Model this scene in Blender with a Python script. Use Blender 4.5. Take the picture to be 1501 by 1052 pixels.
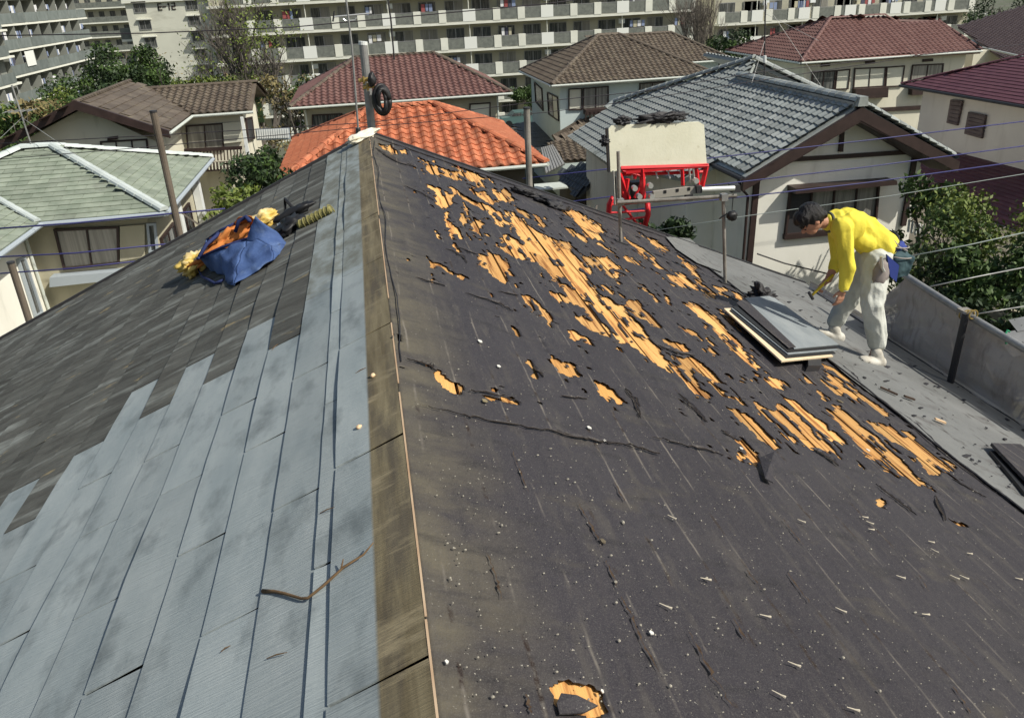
import bpy, bmesh, math, random
import numpy as np
from mathutils import Vector, Matrix, noise as mnoise
for o in list(bpy.data.objects): bpy.data.objects.remove(o)
sc = bpy.context.scene; COL = sc.collection
random.seed(7); RNG = np.random.default_rng(7)
# ------------------------------------------------------------ camera, sky, sun, exposure
FPX = 1189.; CX, CY = 750.5, 526.; EYE = 9.6
AZ = math.radians(8.97); PT = math.radians(24.67); RL = -math.atan(.0495)
FW = np.array([math.sin(AZ)*math.cos(PT), math.cos(AZ)*math.cos(PT), -math.sin(PT)])
R0 = np.array([math.cos(AZ), -math.sin(AZ), 0.]); U0 = np.cross(R0, FW)
RT = R0*math.cos(RL)+U0*math.sin(RL); UP = -R0*math.sin(RL)+U0*math.cos(RL)
O = np.array([0, 0, EYE])
cd = bpy.data.cameras.new('camera'); cam = bpy.data.objects.new('camera', cd); COL.objects.link(cam)
cd.sensor_width = 36; cd.lens = FPX/1501*36; cd.clip_start = .05; cd.clip_end = 2000
cam.matrix_world = Matrix(((RT[0], UP[0], -FW[0], 0), (RT[1], UP[1], -FW[1], 0), (RT[2], UP[2], -FW[2], EYE), (0, 0, 0, 1)))
sc.camera = cam
SUN = Vector((.67, -.42, .80)).normalized()
w = bpy.data.worlds.new('World'); sc.world = w; w.use_nodes = True
nt = w.node_tree; bg = nt.nodes['Background']
sky = nt.nodes.new('ShaderNodeTexSky'); sky.sky_type = 'NISHITA'; sky.sun_disc = False
sky.sun_elevation = math.asin(SUN.z); sky.sun_rotation = math.atan2(SUN.x, SUN.y); sky.air_density = 1.3; sky.dust_density = 2.5
nt.links.new(sky.outputs[0], bg.inputs[0]); bg.inputs[1].default_value = .082
sl = bpy.data.lights.new('sun', 'SUN'); sl.energy = 4.3; sl.angle = math.radians(.6); sl.color = (1, .965, .87)
so = bpy.data.objects.new('sun', sl); COL.objects.link(so); so.rotation_euler = SUN.to_track_quat('Z', 'Y').to_euler()
sc.view_settings.view_transform = 'Standard'; sc.view_settings.look = 'None'; sc.view_settings.gamma = 1
sc.view_settings.use_curve_mapping = False; sc.view_settings.exposure = 0.3
# ------------------------------------------------------------ geometry of the place
def ray(x, y): return FW*FPX+RT*(x-CX)-UP*(y-CY)
def atz(x, y, z): d = ray(x, y); return O+d*((z-EYE)/d[2])
def atX(x, y, X): d = ray(x, y); return O+d*(X/d[0])
def atY(x, y, Y): d = ray(x, y); return O+d*(Y/d[1])
RZ = 8.3; SLL, SLR = .45, .43; RY = 8.62            # ridge height, the two pitches, far rake
NL = np.array([-SLL, 0, 1])/math.hypot(SLL, 1); NR = np.array([SLR, 0, 1])/math.hypot(SLR, 1)
def onl(x, y, h=0): d = ray(x, y); s = (RZ-EYE)/(d[2]-SLL*d[0]); return O+d*s+NL*h
def onr(x, y, h=0): d = ray(x, y); s = (RZ-EYE)/(d[2]+SLR*d[0]); return O+d*s+NR*h
def PR(X, Y, h=0): return np.array([X, Y, RZ-SLR*X])+NR*h
def PL(X, Y, h=0): return np.array([X, Y, RZ+SLL*X])+NL*h
def onplane(x, y, p0, n): d = ray(x, y); return O+d*(np.dot(np.array(p0)-O, n)/np.dot(d, n))
# ------------------------------------------------------------ mesh helpers
WL = {}
def link(o, parent=None, loc=None):
    COL.objects.link(o)
    if loc is None: loc = WL[parent.name] if parent else (0, 0, 0)
    loc = np.array(loc, float)
    if parent: o.parent = parent; o.location = tuple(loc-WL[parent.name])
    else: o.location = tuple(loc)
    WL[o.name] = loc; return o
def tag(o, label=None, cat=None, group=None, kind=None):
    for k, v in (('label', label), ('category', cat), ('group', group), ('kind', kind)):
        if v: o[k] = v
    return o
def thing(name, label, cat, loc=(0, 0, 0), group=None): return tag(link(bpy.data.objects.new(name, None), None, loc), label, cat, group)
class G:
    def __init__(s): s.v = []; s.f = []; s.m = []
    def add(s, vs, fs, mi=0):
        b = len(s.v); s.v += [tuple(map(float, p)) for p in vs]; s.f += [tuple(i+b for i in f) for f in fs]; s.m += [mi]*len(fs); return s
    def poly(s, pts, mi=0): return s.add(pts, [tuple(range(len(pts)))], mi)
    def prism(s, pts, vec, mi=0):
        n = len(pts); a = [np.array(p, float) for p in pts]; vec = np.array(vec, float); b = [p+vec for p in a]
        return s.add(a+b, [tuple(range(n)), tuple(reversed(range(n, 2*n)))]+[(i, i+n, (i+1) % n+n, (i+1) % n) for i in range(n)], mi)
    def box(s, x0, x1, y0, y1, z0, z1, mi=0): return s.prism([(x0, y0, z0), (x1, y0, z0), (x1, y1, z0), (x0, y1, z0)], (0, 0, z1-z0), mi)
    def obox(s, c, a, b, d, mi=0):
        c, a, b, d = map(lambda q: np.array(q, float), (c, a, b, d)); p = c-a-b-d
        return s.prism([p, p+2*a, p+2*a+2*b, p+2*b], 2*d, mi)
    def tube(s, pts, r, n=8, mi=0, cap=True):
        pts = [np.array(p, float) for p in pts]; k = len(pts); rs = r if hasattr(r, '__len__') else [r]*k
        vs = []; 
        t0 = pts[1]-pts[0]; up = np.array([0, 0, 1.]) if abs(t0[2]) < .8*np.linalg.norm(t0) else np.array([1., 0, 0])
        for i in range(k):
            t = pts[min(i+1, k-1)]-pts[max(i-1, 0)]; t = t/(np.linalg.norm(t)+1e-9)
            a = np.cross(t, up); a /= np.linalg.norm(a)+1e-9; b = np.cross(a, t); up = b
            for j in range(n):
                q = 2*math.pi*j/n; vs.append(pts[i]+rs[i]*(math.cos(q)*a+math.sin(q)*b))
        fs = [(i*n+j, i*n+(j+1) % n, (i+1)*n+(j+1) % n, (i+1)*n+j) for i in range(k-1) for j in range(n)]
        if cap: fs += [tuple(reversed(range(n))), tuple((k-1)*n+j for j in range(n))]
        return s.add(vs, fs, mi)
    def mesh(s, name, mats, off=(0, 0, 0), smooth=False):
        me = bpy.data.meshes.new(name); off = np.array(off, float)
        me.from_pydata([tuple(np.array(p)-off) for p in s.v], [], s.f)
        for m in (mats if isinstance(mats, (list, tuple)) else [mats]): me.materials.append(m)
        if any(s.m): me.polygons.foreach_set('material_index', s.m)
        if smooth: me.polygons.foreach_set('use_smooth', [True]*len(s.f))
        me.update(); return me
    def obj(s, name, mats, parent=None, smooth=False, label=None, cat=None, group=None, kind=None, loc=None, solid=True):
        off = WL[parent.name] if parent else (loc if loc is not None else (0, 0, 0))
        me = s.mesh(name, mats, off, smooth)
        if solid:
            bm = bmesh.new(); bm.from_mesh(me); bmesh.ops.recalc_face_normals(bm, faces=bm.faces); bm.to_mesh(me); bm.free()
        return tag(link(bpy.data.objects.new(name, me), parent, off), label, cat, group, kind)
def inst(name, me, parent, pos, rot=None, mat=None):
    o = bpy.data.objects.new(name, me); COL.objects.link(o); o.parent = parent
    M = Matrix.Translation(Vector(tuple(np.array(pos)-WL[parent.name])))
    if rot is not None: M = M @ Matrix([list(map(float, r)) for r in rot]).to_4x4()
    o.matrix_basis = M; WL[o.name] = np.array(pos, float); return o
def grid_obj(name, P, mats, parent=None, mask=None, mi=None, smooth=True, **kw):
    nu, nv = P.shape[:2]; idx = np.arange(nu*nv).reshape(nu, nv)
    F = np.stack([idx[:-1, :-1], idx[1:, :-1], idx[1:, 1:], idx[:-1, 1:]], -1).reshape(-1, 4)
    if mask is not None: F = F[mask.reshape(-1)]
    used = np.unique(F); re = np.full(nu*nv, -1); re[used] = np.arange(len(used)); F = re[F]
    V = P.reshape(-1, 3)[used]-(WL[parent.name] if parent else 0)
    me = bpy.data.meshes.new(name); me.vertices.add(len(V)); me.vertices.foreach_set('co', V.astype(np.float32).ravel())
    me.loops.add(F.size); me.loops.foreach_set('vertex_index', F.astype(np.int32).ravel())
    me.polygons.add(len(F)); me.polygons.foreach_set('loop_start', np.arange(0, F.size, 4, dtype=np.int32))
    me.polygons.foreach_set('use_smooth', np.full(len(F), smooth)); me.update(calc_edges=True); me.validate()
    for m in (mats if isinstance(mats, list) else [mats]): me.materials.append(m)
    return tag(link(bpy.data.objects.new(name, me), parent), **kw)
def vnoise(x, y, seed=0):
    r = np.random.default_rng(seed); T = r.random((256, 256)); xi = np.floor(x).astype(int); yi = np.floor(y).astype(int)
    fx = x-xi; fy = y-yi; fx = fx*fx*(3-2*fx); fy = fy*fy*(3-2*fy); g = lambda a, b: T[a % 256, b % 256]
    return (g(xi, yi)*(1-fx)+g(xi+1, yi)*fx)*(1-fy)+(g(xi, yi+1)*(1-fx)+g(xi+1, yi+1)*fx)*fy
def fbm(x, y, seed=0, o=4): return sum(vnoise(x*2**k, y*2**k, seed+k)*.5**k for k in range(o))/sum(.5**k for k in range(o))*2-1
# ------------------------------------------------------------ materials
def mat(name, c1, c2=None, sc_=(4, 4, 4), rough=.8, bump=.0, bsc=30., thr=(.35, .65), c3=None, sc3=(1, 1, 1), thr3=(.5, .7), var=0., metal=0., det=6, spec=.3, alpha=1., obj=False):
    m = bpy.data.materials.new(name); m.use_nodes = True; n = m.node_tree; L = n.links.new; bs = n.nodes['Principled BSDF']
    bs.inputs['Roughness'].default_value = rough; bs.inputs['Metallic'].default_value = metal; bs.inputs['Specular IOR Level'].default_value = spec
    geo = n.nodes.new('ShaderNodeNewGeometry'); src = geo.outputs['Position']
    if obj: tc = n.nodes.new('ShaderNodeTexCoord'); src = tc.outputs['Object']
    def nz(s3, d=det, ro=.6):
        mp = n.nodes.new('ShaderNodeMapping'); mp.inputs['Scale'].default_value = s3; L(src, mp.inputs[0])
        t = n.nodes.new('ShaderNodeTexNoise'); t.inputs['Scale'].default_value = 1; t.inputs['Detail'].default_value = d; t.inputs['Roughness'].default_value = ro; L(mp.outputs[0], t.inputs[0]); return t.outputs[0]
    def ramp(s_, a, b):
        r = n.nodes.new('ShaderNodeMapRange'); r.inputs[1].default_value = a; r.inputs[2].default_value = b; L(s_, r.inputs[0]); return r.outputs[0]
    def mix(f, a, b):
        x = n.nodes.new('ShaderNodeMix'); x.data_type = 'RGBA'
        for i, q in ((0, f), (6, a), (7, b)):
            if isinstance(q, (float, int)): x.inputs[i].default_value = q
            elif isinstance(q, tuple): x.inputs[i].default_value = (*q, 1)
            else: L(q, x.inputs[i])
        return x.outputs[2]
    col = tuple(c1)
    if c2 is not None: col = mix(ramp(nz(sc_), *thr), tuple(c1), tuple(c2))
    if c3 is not None: col = mix(ramp(nz(sc3), *thr3), col, tuple(c3))
    if var:
        oi = n.nodes.new('ShaderNodeObjectInfo'); r = n.nodes.new('ShaderNodeMapRange'); r.inputs[3].default_value = 1-var; r.inputs[4].default_value = 1+var; L(oi.outputs['Random'], r.inputs[0])
        hs = n.nodes.new('ShaderNodeHueSaturation'); L(r.outputs[0], hs.inputs['Value'])
        if isinstance(col, tuple): hs.inputs['Color'].default_value = (*col, 1)
        else: L(col, hs.inputs['Color'])
        col = hs.outputs[0]
    m['n'] = 1
    if isinstance(col, tuple): bs.inputs[0].default_value = (*col, 1)
    else: L(col, bs.inputs[0])
    if bump:
        b = n.nodes.new('ShaderNodeBump'); b.inputs['Strength'].default_value = bump; b.inputs['Distance'].default_value = .02
        L(nz((bsc,)*3 if not hasattr(bsc, '__len__') else bsc, 4), b.inputs['Height']); L(b.outputs[0], bs.inputs['Normal'])
    if alpha < 1: bs.inputs['Alpha'].default_value = alpha
    return m, n, col, mix, ramp, nz, L, bs, geo
def M_(*a, **k): return mat(*a, **k)[0]
def axis_band(n, L, geo, ax, lo, hi):
    sp = n.nodes.new('ShaderNodeSeparateXYZ'); L(geo.outputs['Position'], sp.inputs[0]); r = n.nodes.new('ShaderNodeMapRange')
    r.inputs[1].default_value = lo; r.inputs[2].default_value = hi; L(sp.outputs[ax], r.inputs[0]); return r.outputs[0]
def math_(n, L, op, a, b):
    q = n.nodes.new('ShaderNodeMath'); q.operation = op
    for i, v in ((0, a), (1, b)):
        if isinstance(v, (int, float)): q.inputs[i].default_value = v
        else: L(v, q.inputs[i])
    return q.outputs[0]
# clean slates: blue grey, with old grime streaks far up the ridge and the brown stain the ridge cap left
m, n, col, mix, ramp, nz, L, bs, geo = mat('slate_blue', (.215, .25, .255), (.315, .345, .34), (5, 1.6, 5), .75, .35, (9, 160, 9), (.3, .7), (.095, .112, .115), (7, 3.5, 7), (.50, .80), var=.10)
grime = mix(ramp(nz((9, 5, 9)), .38, .62), (.15, .155, .13), (.27, .30, .29))
far = math_(n, L, 'ADD', axis_band(n, L, geo, 1, 3.9, 4.8), math_(n, L, 'MULTIPLY', ramp(nz((4, 9, 4)), .2, .8), -.7))
col = mix(ramp(far, .1, .25), col, grime)
ln = mix(ramp(nz((3, 230, 3), 2), .55, .75), col, (.32, .36, .38))
fine = mix(.35, col, ln)
stain = mix(ramp(nz((25, 1.8, 25)), .35, .68), (.115, .09, .05), (.235, .195, .115))
stain = mix(math_(n, L, 'MULTIPLY', ramp(nz((16, 2.4, 16)), .48, .66), .7), stain, (.07, .058, .045))
stain = mix(ramp(nz((5, 14, 5)), .56, .70), stain, (.25, .205, .125))
col = mix(axis_band(n, L, geo, 0, -.119, -.110), fine, stain)
L(col, bs.inputs[0]); SL_BLUE = m
m, n, col, mix, ramp, nz, L, bs, geo = mat('slate_weathered', (.044, .042, .036), (.115, .116, .102), (2.2, 8, 2.2), .9, .6, (14, 50, 14), (.3, .72), (.20, .21, .19), (1.6, 7, 1.6), (.53, .68), var=.2)
col2 = mix(ramp(nz((3, 7, 3)), .64, .70), col, (.25, .20, .11)); col2 = mix(ramp(nz((7, 18, 7)), .58, .75), col2, (.045, .042, .036)); L(col2, bs.inputs[0]); SL_DARK = m
m, n, col, mix, ramp, nz, L, bs, geo = mat('roofing_felt', (.025, .0215, .0255), (.037, .033, .037), (1.2, .8, 1.2), .62, .28, (40, 25, 40), (.3, .7), (.050, .044, .043), (5, 2, 5), (.55, .8))

edge = math_(n, L, 'SUBTRACT', 1.0, axis_band(n, L, geo, 0, .05, .34))
col = mix(math_(n, L, 'MULTIPLY', edge, ramp(nz((3, 6, 3)), .3, .6)), col, (.098, .085, .060))
col = mix(ramp(nz((2.2, 3.5, 2.2)), .60, .80), col, (.070, .060, .044))
sp = n.nodes.new('ShaderNodeSeparateXYZ'); L(geo.outputs['Position'], sp.inputs[0])
fr = math_(n, L, 'FRACT', math_(n, L, 'DIVIDE', math_(n, L, 'ADD', sp.outputs[0], math_(n, L, 'MULTIPLY', nz((2, 1.2, 2)), .05)), .165), 0)
ridge = math_(n, L, 'MULTIPLY', ramp(math_(n, L, 'ABSOLUTE', math_(n, L, 'SUBTRACT', fr, .5), 0), .035, .0), ramp(nz((3, 3.2, 3)), .46, .62))
col = mix(ridge, col, (.17, .15, .125))
rust = math_(n, L, 'MULTIPLY', ramp(math_(n, L, 'ABSOLUTE', math_(n, L, 'SUBTRACT', fr, .5), 0), .05, .02), math_(n, L, 'MULTIPLY', ramp(nz((2.3, 2.6, 2.3), 5), .55, .60), ramp(nz((30, 22, 30), 4), .40, .56)))
col = mix(rust, col, (.022, .013, .009))
col = mix(math_(n, L, 'MULTIPLY', ramp(nz((16, 3.2, 16), 7), .54, .68), .45), col, (.075, .066, .056))
col = mix(math_(n, L, 'MULTIPLY', ramp(nz((3.4, 11, 3.4), 7), .56, .70), .6), col, (.018, .016, .017))
col = mix(math_(n, L, 'MULTIPLY', ramp(nz((260, 260, 260), 2), .52, .70), .5), col, (.10, .095, .085))
col = mix(ramp(nz((90, 90, 90), 2), .70, .76), col, (.28, .26, .22))
L(col, bs.inputs[0]); FELT = m
FELT_BLACK = M_('black_felt_scrap', (.018, .017, .019), (.04, .038, .04), (8, 8, 8), .55, .4, 60)
m, n, col, mix, ramp, nz, L, bs, geo = mat('grey_eave_felt', (.115, .117, .112), (.185, .187, .18), (1.5, .9, 1.5), .7, .25, (30, 12, 30), (.3, .7), (.085, .078, .074), (3, 6, 3), (.55, .75))
col = mix(ramp(nz((12, 5, 12)), .58, .70), col, (.055, .05, .045)); L(col, bs.inputs[0]); EAVEF = m
WOOD = M_('sheathing_wood', (.50, .245, .07), (.60, .345, .12), (9, 1.1, 9), .7, .4, (60, 4, 60), (.3, .65), (.24, .095, .025), (34, 1.8, 34), (.50, .62), var=.28)
DARKW = M_('dark_wood', (.045, .028, .02), (.07, .045, .03), (5, 5, 5), .7)
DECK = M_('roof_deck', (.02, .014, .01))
EDGE = M_('ridge_lath', (.34, .22, .13), (.48, .36, .24), (10, 3, 10), .7)
METAL = M_('grey_steel', (.24, .24, .235), (.33, .33, .32), (12, 12, 12), .5, metal=.5)
DRUST = M_('weathered_pipe', (.15, .14, .12), (.27, .25, .22), (9, 9, 4), .7, .2, 40)
BLACK = M_('black_rubber', (.015, .015, .016), rough=.5)
DSTEEL = M_('dark_trim', (.035, .034, .036), rough=.5)
WALLC = M_('cream_render', (.64, .61, .49), (.57, .54, .43), (.7, .7, .7), .9, .2, 40, c3=(.42, .39, .30), sc3=(2.2, 2.2, .35), thr3=(.56, .80))
WALLT = M_('tan_render', (.45, .42, .31), (.40, .37, .27), (.7, .7, .7), .9, .2, 40, c3=(.30, .28, .20), sc3=(2.2, 2.2, .35), thr3=(.55, .8))
WALLW = M_('white_render', (.78, .76, .68), (.71, .69, .61), (.7, .7, .7), .9, .2, 60, c3=(.52, .50, .43), sc3=(2.4, 2.4, .35), thr3=(.56, .82))
WALLB = M_('pale_blue_render', (.52, .59, .57), (.46, .53, .52), (.7, .7, .7), .9)
WALLV = M_('beige_render', (.58, .54, .49), (.52, .48, .44), (.7, .7, .7), .9, c3=(.42, .38, .34), sc3=(2.2, 2.2, .35), thr3=(.55, .8))
WALLD = M_('dark_wall', (.10, .085, .065), (.07, .06, .045), (2, 2, 2), .8)  # on the orange-roofed house, shade below the eaves is put into this colour
BROWNT = M_('brown_trim', (.030, .019, .017), (.045, .028, .025), (3, 3, 3), .5)
WHITEP = M_('white_paint', (.72, .74, .72), (.62, .64, .62), (2, 2, 2), .6)
GREYP = M_('grey_blue_paint', (.33, .37, .40), rough=.6)
SHUT = M_('shutter_panel', (.62, .61, .50), (.56, .55, .45), (1, 1, 1), .6)
m, n, col, mix, ramp, nz, L, bs, geo = mat('window_glass', (.05, .055, .055), (.13, .13, .12), (9, 9, .6), .12, thr=(.5, .56), spec=.6); GLASS = m
m, n, col, mix, ramp, nz, L, bs, geo = mat('curtained_glass', (.16, .155, .135), (.27, .26, .23), (14, 14, .3), .2, thr=(.4, .6), spec=.6); CURT = m
TILEO = M_('orange_tile', (.44, .145, .070), (.33, .10, .048), (3, 3, 3), .65, .2, 30, var=.26, c3=(.55, .23, .12), sc3=(6, 6, 6), thr3=(.5, .8))
TILEG = M_('grey_tile', (.215, .235, .225), (.28, .295, .28), (1, 1, 1), .42, .1, 30, var=.2, spec=.5, c3=(.13, .14, .125), sc3=(1.6, 1.6, 1.6), thr3=(.55, .75))
TILEB = M_('brown_tile', (.085, .065, .048), (.13, .105, .078), (2, 2, 2), .6, var=.12, c3=(.22, .19, .12), sc3=(3, 3, 3), thr3=(.6, .8))
TILER = M_('red_brown_tile', (.135, .068, .058), (.18, .10, .085), (2, 2, 2), .6, var=.12, c3=(.085, .045, .04), sc3=(4, 4, 4), thr3=(.55, .8))
TILEM = M_('maroon_slate', (.085, .030, .042), (.115, .045, .055), (3, 3, 3), .6, var=.12)
TILEK = M_('dark_tile', (.05, .055, .06), (.09, .095, .10), (3, 3, 3), .45, var=.1, spec=.5)
TILEP = M_('charcoal_tile', (.085, .06, .06), (.12, .09, .085), (3, 3, 3), .6, var=.1)
m, n, col, mix, ramp, nz, L, bs, geo = mat('green_grey_slate', (.18, .21, .16), (.255, .285, .225), (3, 3, 3), .8, var=.13, c3=(.16, .17, .14), sc3=(1.3, 1.3, 1.3), thr3=(.58, .8)); SLG = m
GUTW = M_('pale_gutter', (.50, .53, .48), rough=.5)
RED = M_('red_paint', (.62, .022, .03), (.5, .015, .02), (5, 5, 5), .4)
PANELC = M_('cream_board', (.78, .76, .60), (.70, .68, .52), (3, 3, 3), .8, .1, 30, c3=(.45, .42, .28), sc3=(8, 8, 8), thr3=(.62, .8))
ALU = M_('aluminium', (.62, .62, .58), rough=.35, metal=.7)
GROUND = M_('town_ground', (.11, .105, .085), (.07, .09, .045), (.25, .25, .25), .95, c3=(.15, .14, .12), sc3=(.12, .12, .12))
ASPH = M_('asphalt', (.055, .055, .055), (.075, .073, .07), (2, 2, 2), .9)
BARK = M_('bark', (.09, .078, .065), (.16, .14, .12), (12, 12, 3), .9)
def leafmat(nm, a, b): return M_(nm, a, b, (1.3, 1.3, 1.3), .6, c3=tuple(x*1.5 for x in b), sc3=(7, 7, 7), thr3=(.5, .8))
LEAFD = leafmat('dark_leaves', (.014, .028, .010), (.030, .052, .016)); LEAFM = leafmat('green_leaves', (.030, .058, .015), (.06, .10, .022))
LEAFY = leafmat('yellow_green_leaves', (.08, .115, .02), (.13, .16, .03)); LEAFO = leafmat('bronze_buds', (.14, .11, .05), (.18, .15, .06))
APT = M_('apartment_render', (.58, .58, .49), (.52, .52, .44), (.4, .4, .4), .9, c3=(.33, .32, .26), sc3=(.3, .3, 1.2), thr3=(.55, .8))
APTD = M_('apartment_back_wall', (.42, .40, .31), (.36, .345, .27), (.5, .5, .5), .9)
APTG = M_('grey_side_wall', (.24, .25, .22), (.19, .2, .18), (.6, .6, .6), .9)
CAPW = M_('pale_ridge_cap', (.50, .54, .52), (.42, .46, .44), (2, 2, 2), .6)
APTW = M_('slab_edge', (.72, .72, .63), (.63, .63, .55), (.8, .8, .8), .8)
RAILG = M_('balcony_mesh', (.12, .13, .115), (.19, .20, .175), (3, 3, 3), .6)
RAILF = M_('balcony_panel_grey', (.125, .145, .135), (.17, .19, .18), (1, 1, 1), .7, var=.15)
WHITED = M_('white_divider', (.72, .73, .68), rough=.7)
# ------------------------------------------------------------ ground
g = G(); gx = [-400, -60, -30, 0, 30, 60, 400]; gy = [-60, 20, 52, 78, 100, 600]; gz = [0, 0, 0, -3.5, -3.6, -3.6]
vs = [(x, y, z) for y, z in zip(gy, gz) for x in gx]
g.add(vs, [(j*7+i, j*7+i+1, (j+1)*7+i+1, (j+1)*7+i) for j in range(5) for i in range(6)]); g.obj('ground', GROUND, kind='structure')
g = G(); g.add([(-60, 53, .0), (60, 53, .0), (60, 59, -.8), (-60, 59, -.8)], [(0, 1, 2, 3)]); 
g = G(); g.poly([(7, 47, .02), (20, 47, .02), (20, 51.8, .02), (7, 51.8, .02)]); g.obj('road', ASPH, kind='structure', solid=False)
# ------------------------------------------------------------ tile roofs
def tile_mesh(nm, w_, l_, style, m_):
    g = G()
    if style == 'S': xs = np.linspace(-.5, .5, 7); zs = [.010, .0, .012, .045, .062, .048, .012]; zs = [q*w_/.27 for q in zs]; lip = .035
    elif style == 'K': xs = np.linspace(-.5, .5, 6); zs = [.045, .018, .004, .006, .03, .05]; zs = [q*w_/.27 for q in zs]; lip = .035
    else: xs = np.array([-.49, .49]); zs = [0, 0]; lip = .020
    n_ = len(xs); vs = [(x*w_, 0, z+lip) for x, z in zip(xs, zs)]+[(x*w_, l_, z) for x, z in zip(xs, zs)]+[(x*w_, 0, z-.012) for x, z in zip(xs, zs)]
    fs = [(i, i+1, n_+i+1, n_+i) for i in range(n_-1)]+[(2*n_+i, 2*n_+i+1, i+1, i) for i in range(n_-1)]
    g.add(vs, fs); return g.mesh(nm, m_)
def inpoly(px, py, P):
    c = np.zeros(np.shape(px), bool); n_ = len(P)
    for i in range(n_):
        x0, y0 = P[i]; x1, y1 = P[(i+1) % n_]
        if y0 == y1: continue
        c ^= ((y0 > py) != (y1 > py)) & (px < (x1-x0)*(py-y0)/(y1-y0)+x0)
    return c
def roof_face(root, pts, m_, tw, tr, style='S', nobj=0, thick=.10, pname='tile', rowoff=0., deckmat=None):
    """a pitched plane: slab part 'roof' with tiles; nobj largest (nearest) tiles single, the rest joined"""
    P = [np.array(p, float) for p in pts]; c = sum(P)/len(P); n_ = np.zeros(3)
    for i in range(len(P)): n_ += np.cross(P[i]-c, P[(i+1) % len(P)]-c)
    n_ /= np.linalg.norm(n_); n_ = n_ if n_[2] > 0 else -n_
    P = [p-n_*np.dot(p-c, n_) for p in P]
    slab = G().prism([p-n_*.01 for p in P], -n_*thick).obj('roof', deckmat or m_, root)
    e1 = np.cross([0, 0, 1], n_); e1 /= np.linalg.norm(e1); e2 = np.cross(n_, e1)
    Q = [(np.dot(p-c, e1), np.dot(p-c, e2)) for p in P]; us = [q[0] for q in Q]; vs = [q[1] for q in Q]
    me = tile_mesh(pname, tw, tr+.04, style, m_); R = np.array([e1, e2, n_]).T; cells = []
    nv = int((max(vs)-min(vs))/tr)+1; nu = int((max(us)-min(us))/tw)+2
    for j in range(nv):
        for i in range(nu):
            u = min(us)+(i+(.5*(j % 2) if style == 'F' else 0))*tw; v = min(vs)+j*tr
            if inpoly(np.array(u), np.array(v+tr*.45), Q): cells.append(c+e1*u+e2*v)
    cells.sort(key=lambda p: np.linalg.norm(p-O))
    base = np.array([v.co for v in me.vertices]); polys = [tuple(p.vertices) for p in me.polygons]
    for p in cells[:nobj]:
        a = random.gauss(0, .006); R2 = R @ np.array([[1, -a, 0], [a, 1, 0], [0, 0, 1]])
        inst(pname, me, slab, p+n_*random.uniform(0, .004), R2)
    if cells[nobj:]:
        g = G()
        for p in cells[nobj:]: g.add(base @ R.T+p+n_*random.uniform(0, .004), polys)
        g.obj(pname+'s_beyond' if nobj else 'tiles', m_, slab, kind='stuff', solid=False)
    return slab
def ridge_caps(root, a, b, m_, r=.11, step=.3, single=True, name='ridge_tile'):
    a = np.array(a, float); b = np.array(b, float); L_ = np.linalg.norm(b-a); k = max(1, int(L_/step)); d = (b-a)/L_
    s = np.cross(d, [0, 0, 1]); s /= np.linalg.norm(s); u = np.cross(s, d)
    g0 = G()
    for i in range(k):
        p = a+d*L_*i/k; q = a+d*(L_*(i+1)/k+.02); vs = []
        for pt, rr in ((p, r), (q, r*.88)):
            for t in range(6): an = math.pi*t/5; vs.append(pt+s*math.cos(an)*rr+u*(math.sin(an)*rr*.8))
        g = G() if single else g0
        g.add(vs, [(t, t+1, t+7, t+6) for t in range(5)]+[tuple(range(6))]+[tuple(range(6, 12))])
        if single: g.obj(name, m_, root, solid=False)
    if not single: g0.obj(name+'s', m_, root, kind='stuff', solid=False)
def window(root, q, frame=BROWNT, pane=GLASS, cols=2, rows=1, depth=.06, fw=.05, out=None, panes=None, name='window'):
    """q: four 3-D corners tl,tr,br,bl on the wall; out: outward unit normal"""
    tl, tr, br, bl = [np.array(p, float) for p in q]; out = np.array(out, float)
    X = lambda s, t: (tl*(1-s)+tr*s)*(1-t)+(bl*(1-s)+br*s)*t
    W = np.linalg.norm(tr-tl); H = np.linalg.norm(bl-tl); fx, fy = fw/W, fw/H; g = G()
    def bar(s0, s1, t0, t1, dp=depth): g.prism([X(s0, t0), X(s1, t0), X(s1, t1), X(s0, t1)], out*dp)
    bar(0, 1, 0, fy); bar(0, 1, 1-fy, 1); bar(0, fx, fy, 1-fy); bar(1-fx, 1, fy, 1-fy)
    for i in range(1, cols): bar(i/cols-fx*.4, i/cols+fx*.4, fy, 1-fy, depth*.8)
    for j in range(1, rows): bar(fx, 1-fx, j/rows-fy*.3, j/rows+fy*.3, depth*.7)
    wobj = g.obj(name, frame, root)
    for i in range(cols):
        for j in range(rows):
            m_ = panes[i] if panes else pane
            G().prism([X(max(i/cols, fx), max(j/rows, fy)), X(min((i+1)/cols, 1-fx), max(j/rows, fy)), X(min((i+1)/cols, 1-fx), min((j+1)/rows, 1-fy)), X(max(i/cols, fx), min((j+1)/rows, 1-fy))], out*depth*.35).obj('pane', m_, wobj)
    return wobj
F_ = (0, -1, 0)
def qY(pts, Y): return [atY(x, y, Y) for x, y in pts]
def qX(pts, X): return [atX(x, y, X) for x, y in pts]
def gutter(root, a, b, m_=GUTW, r=.05): return G().tube([a, b], r, 8).obj('gutter', m_, root)
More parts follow.
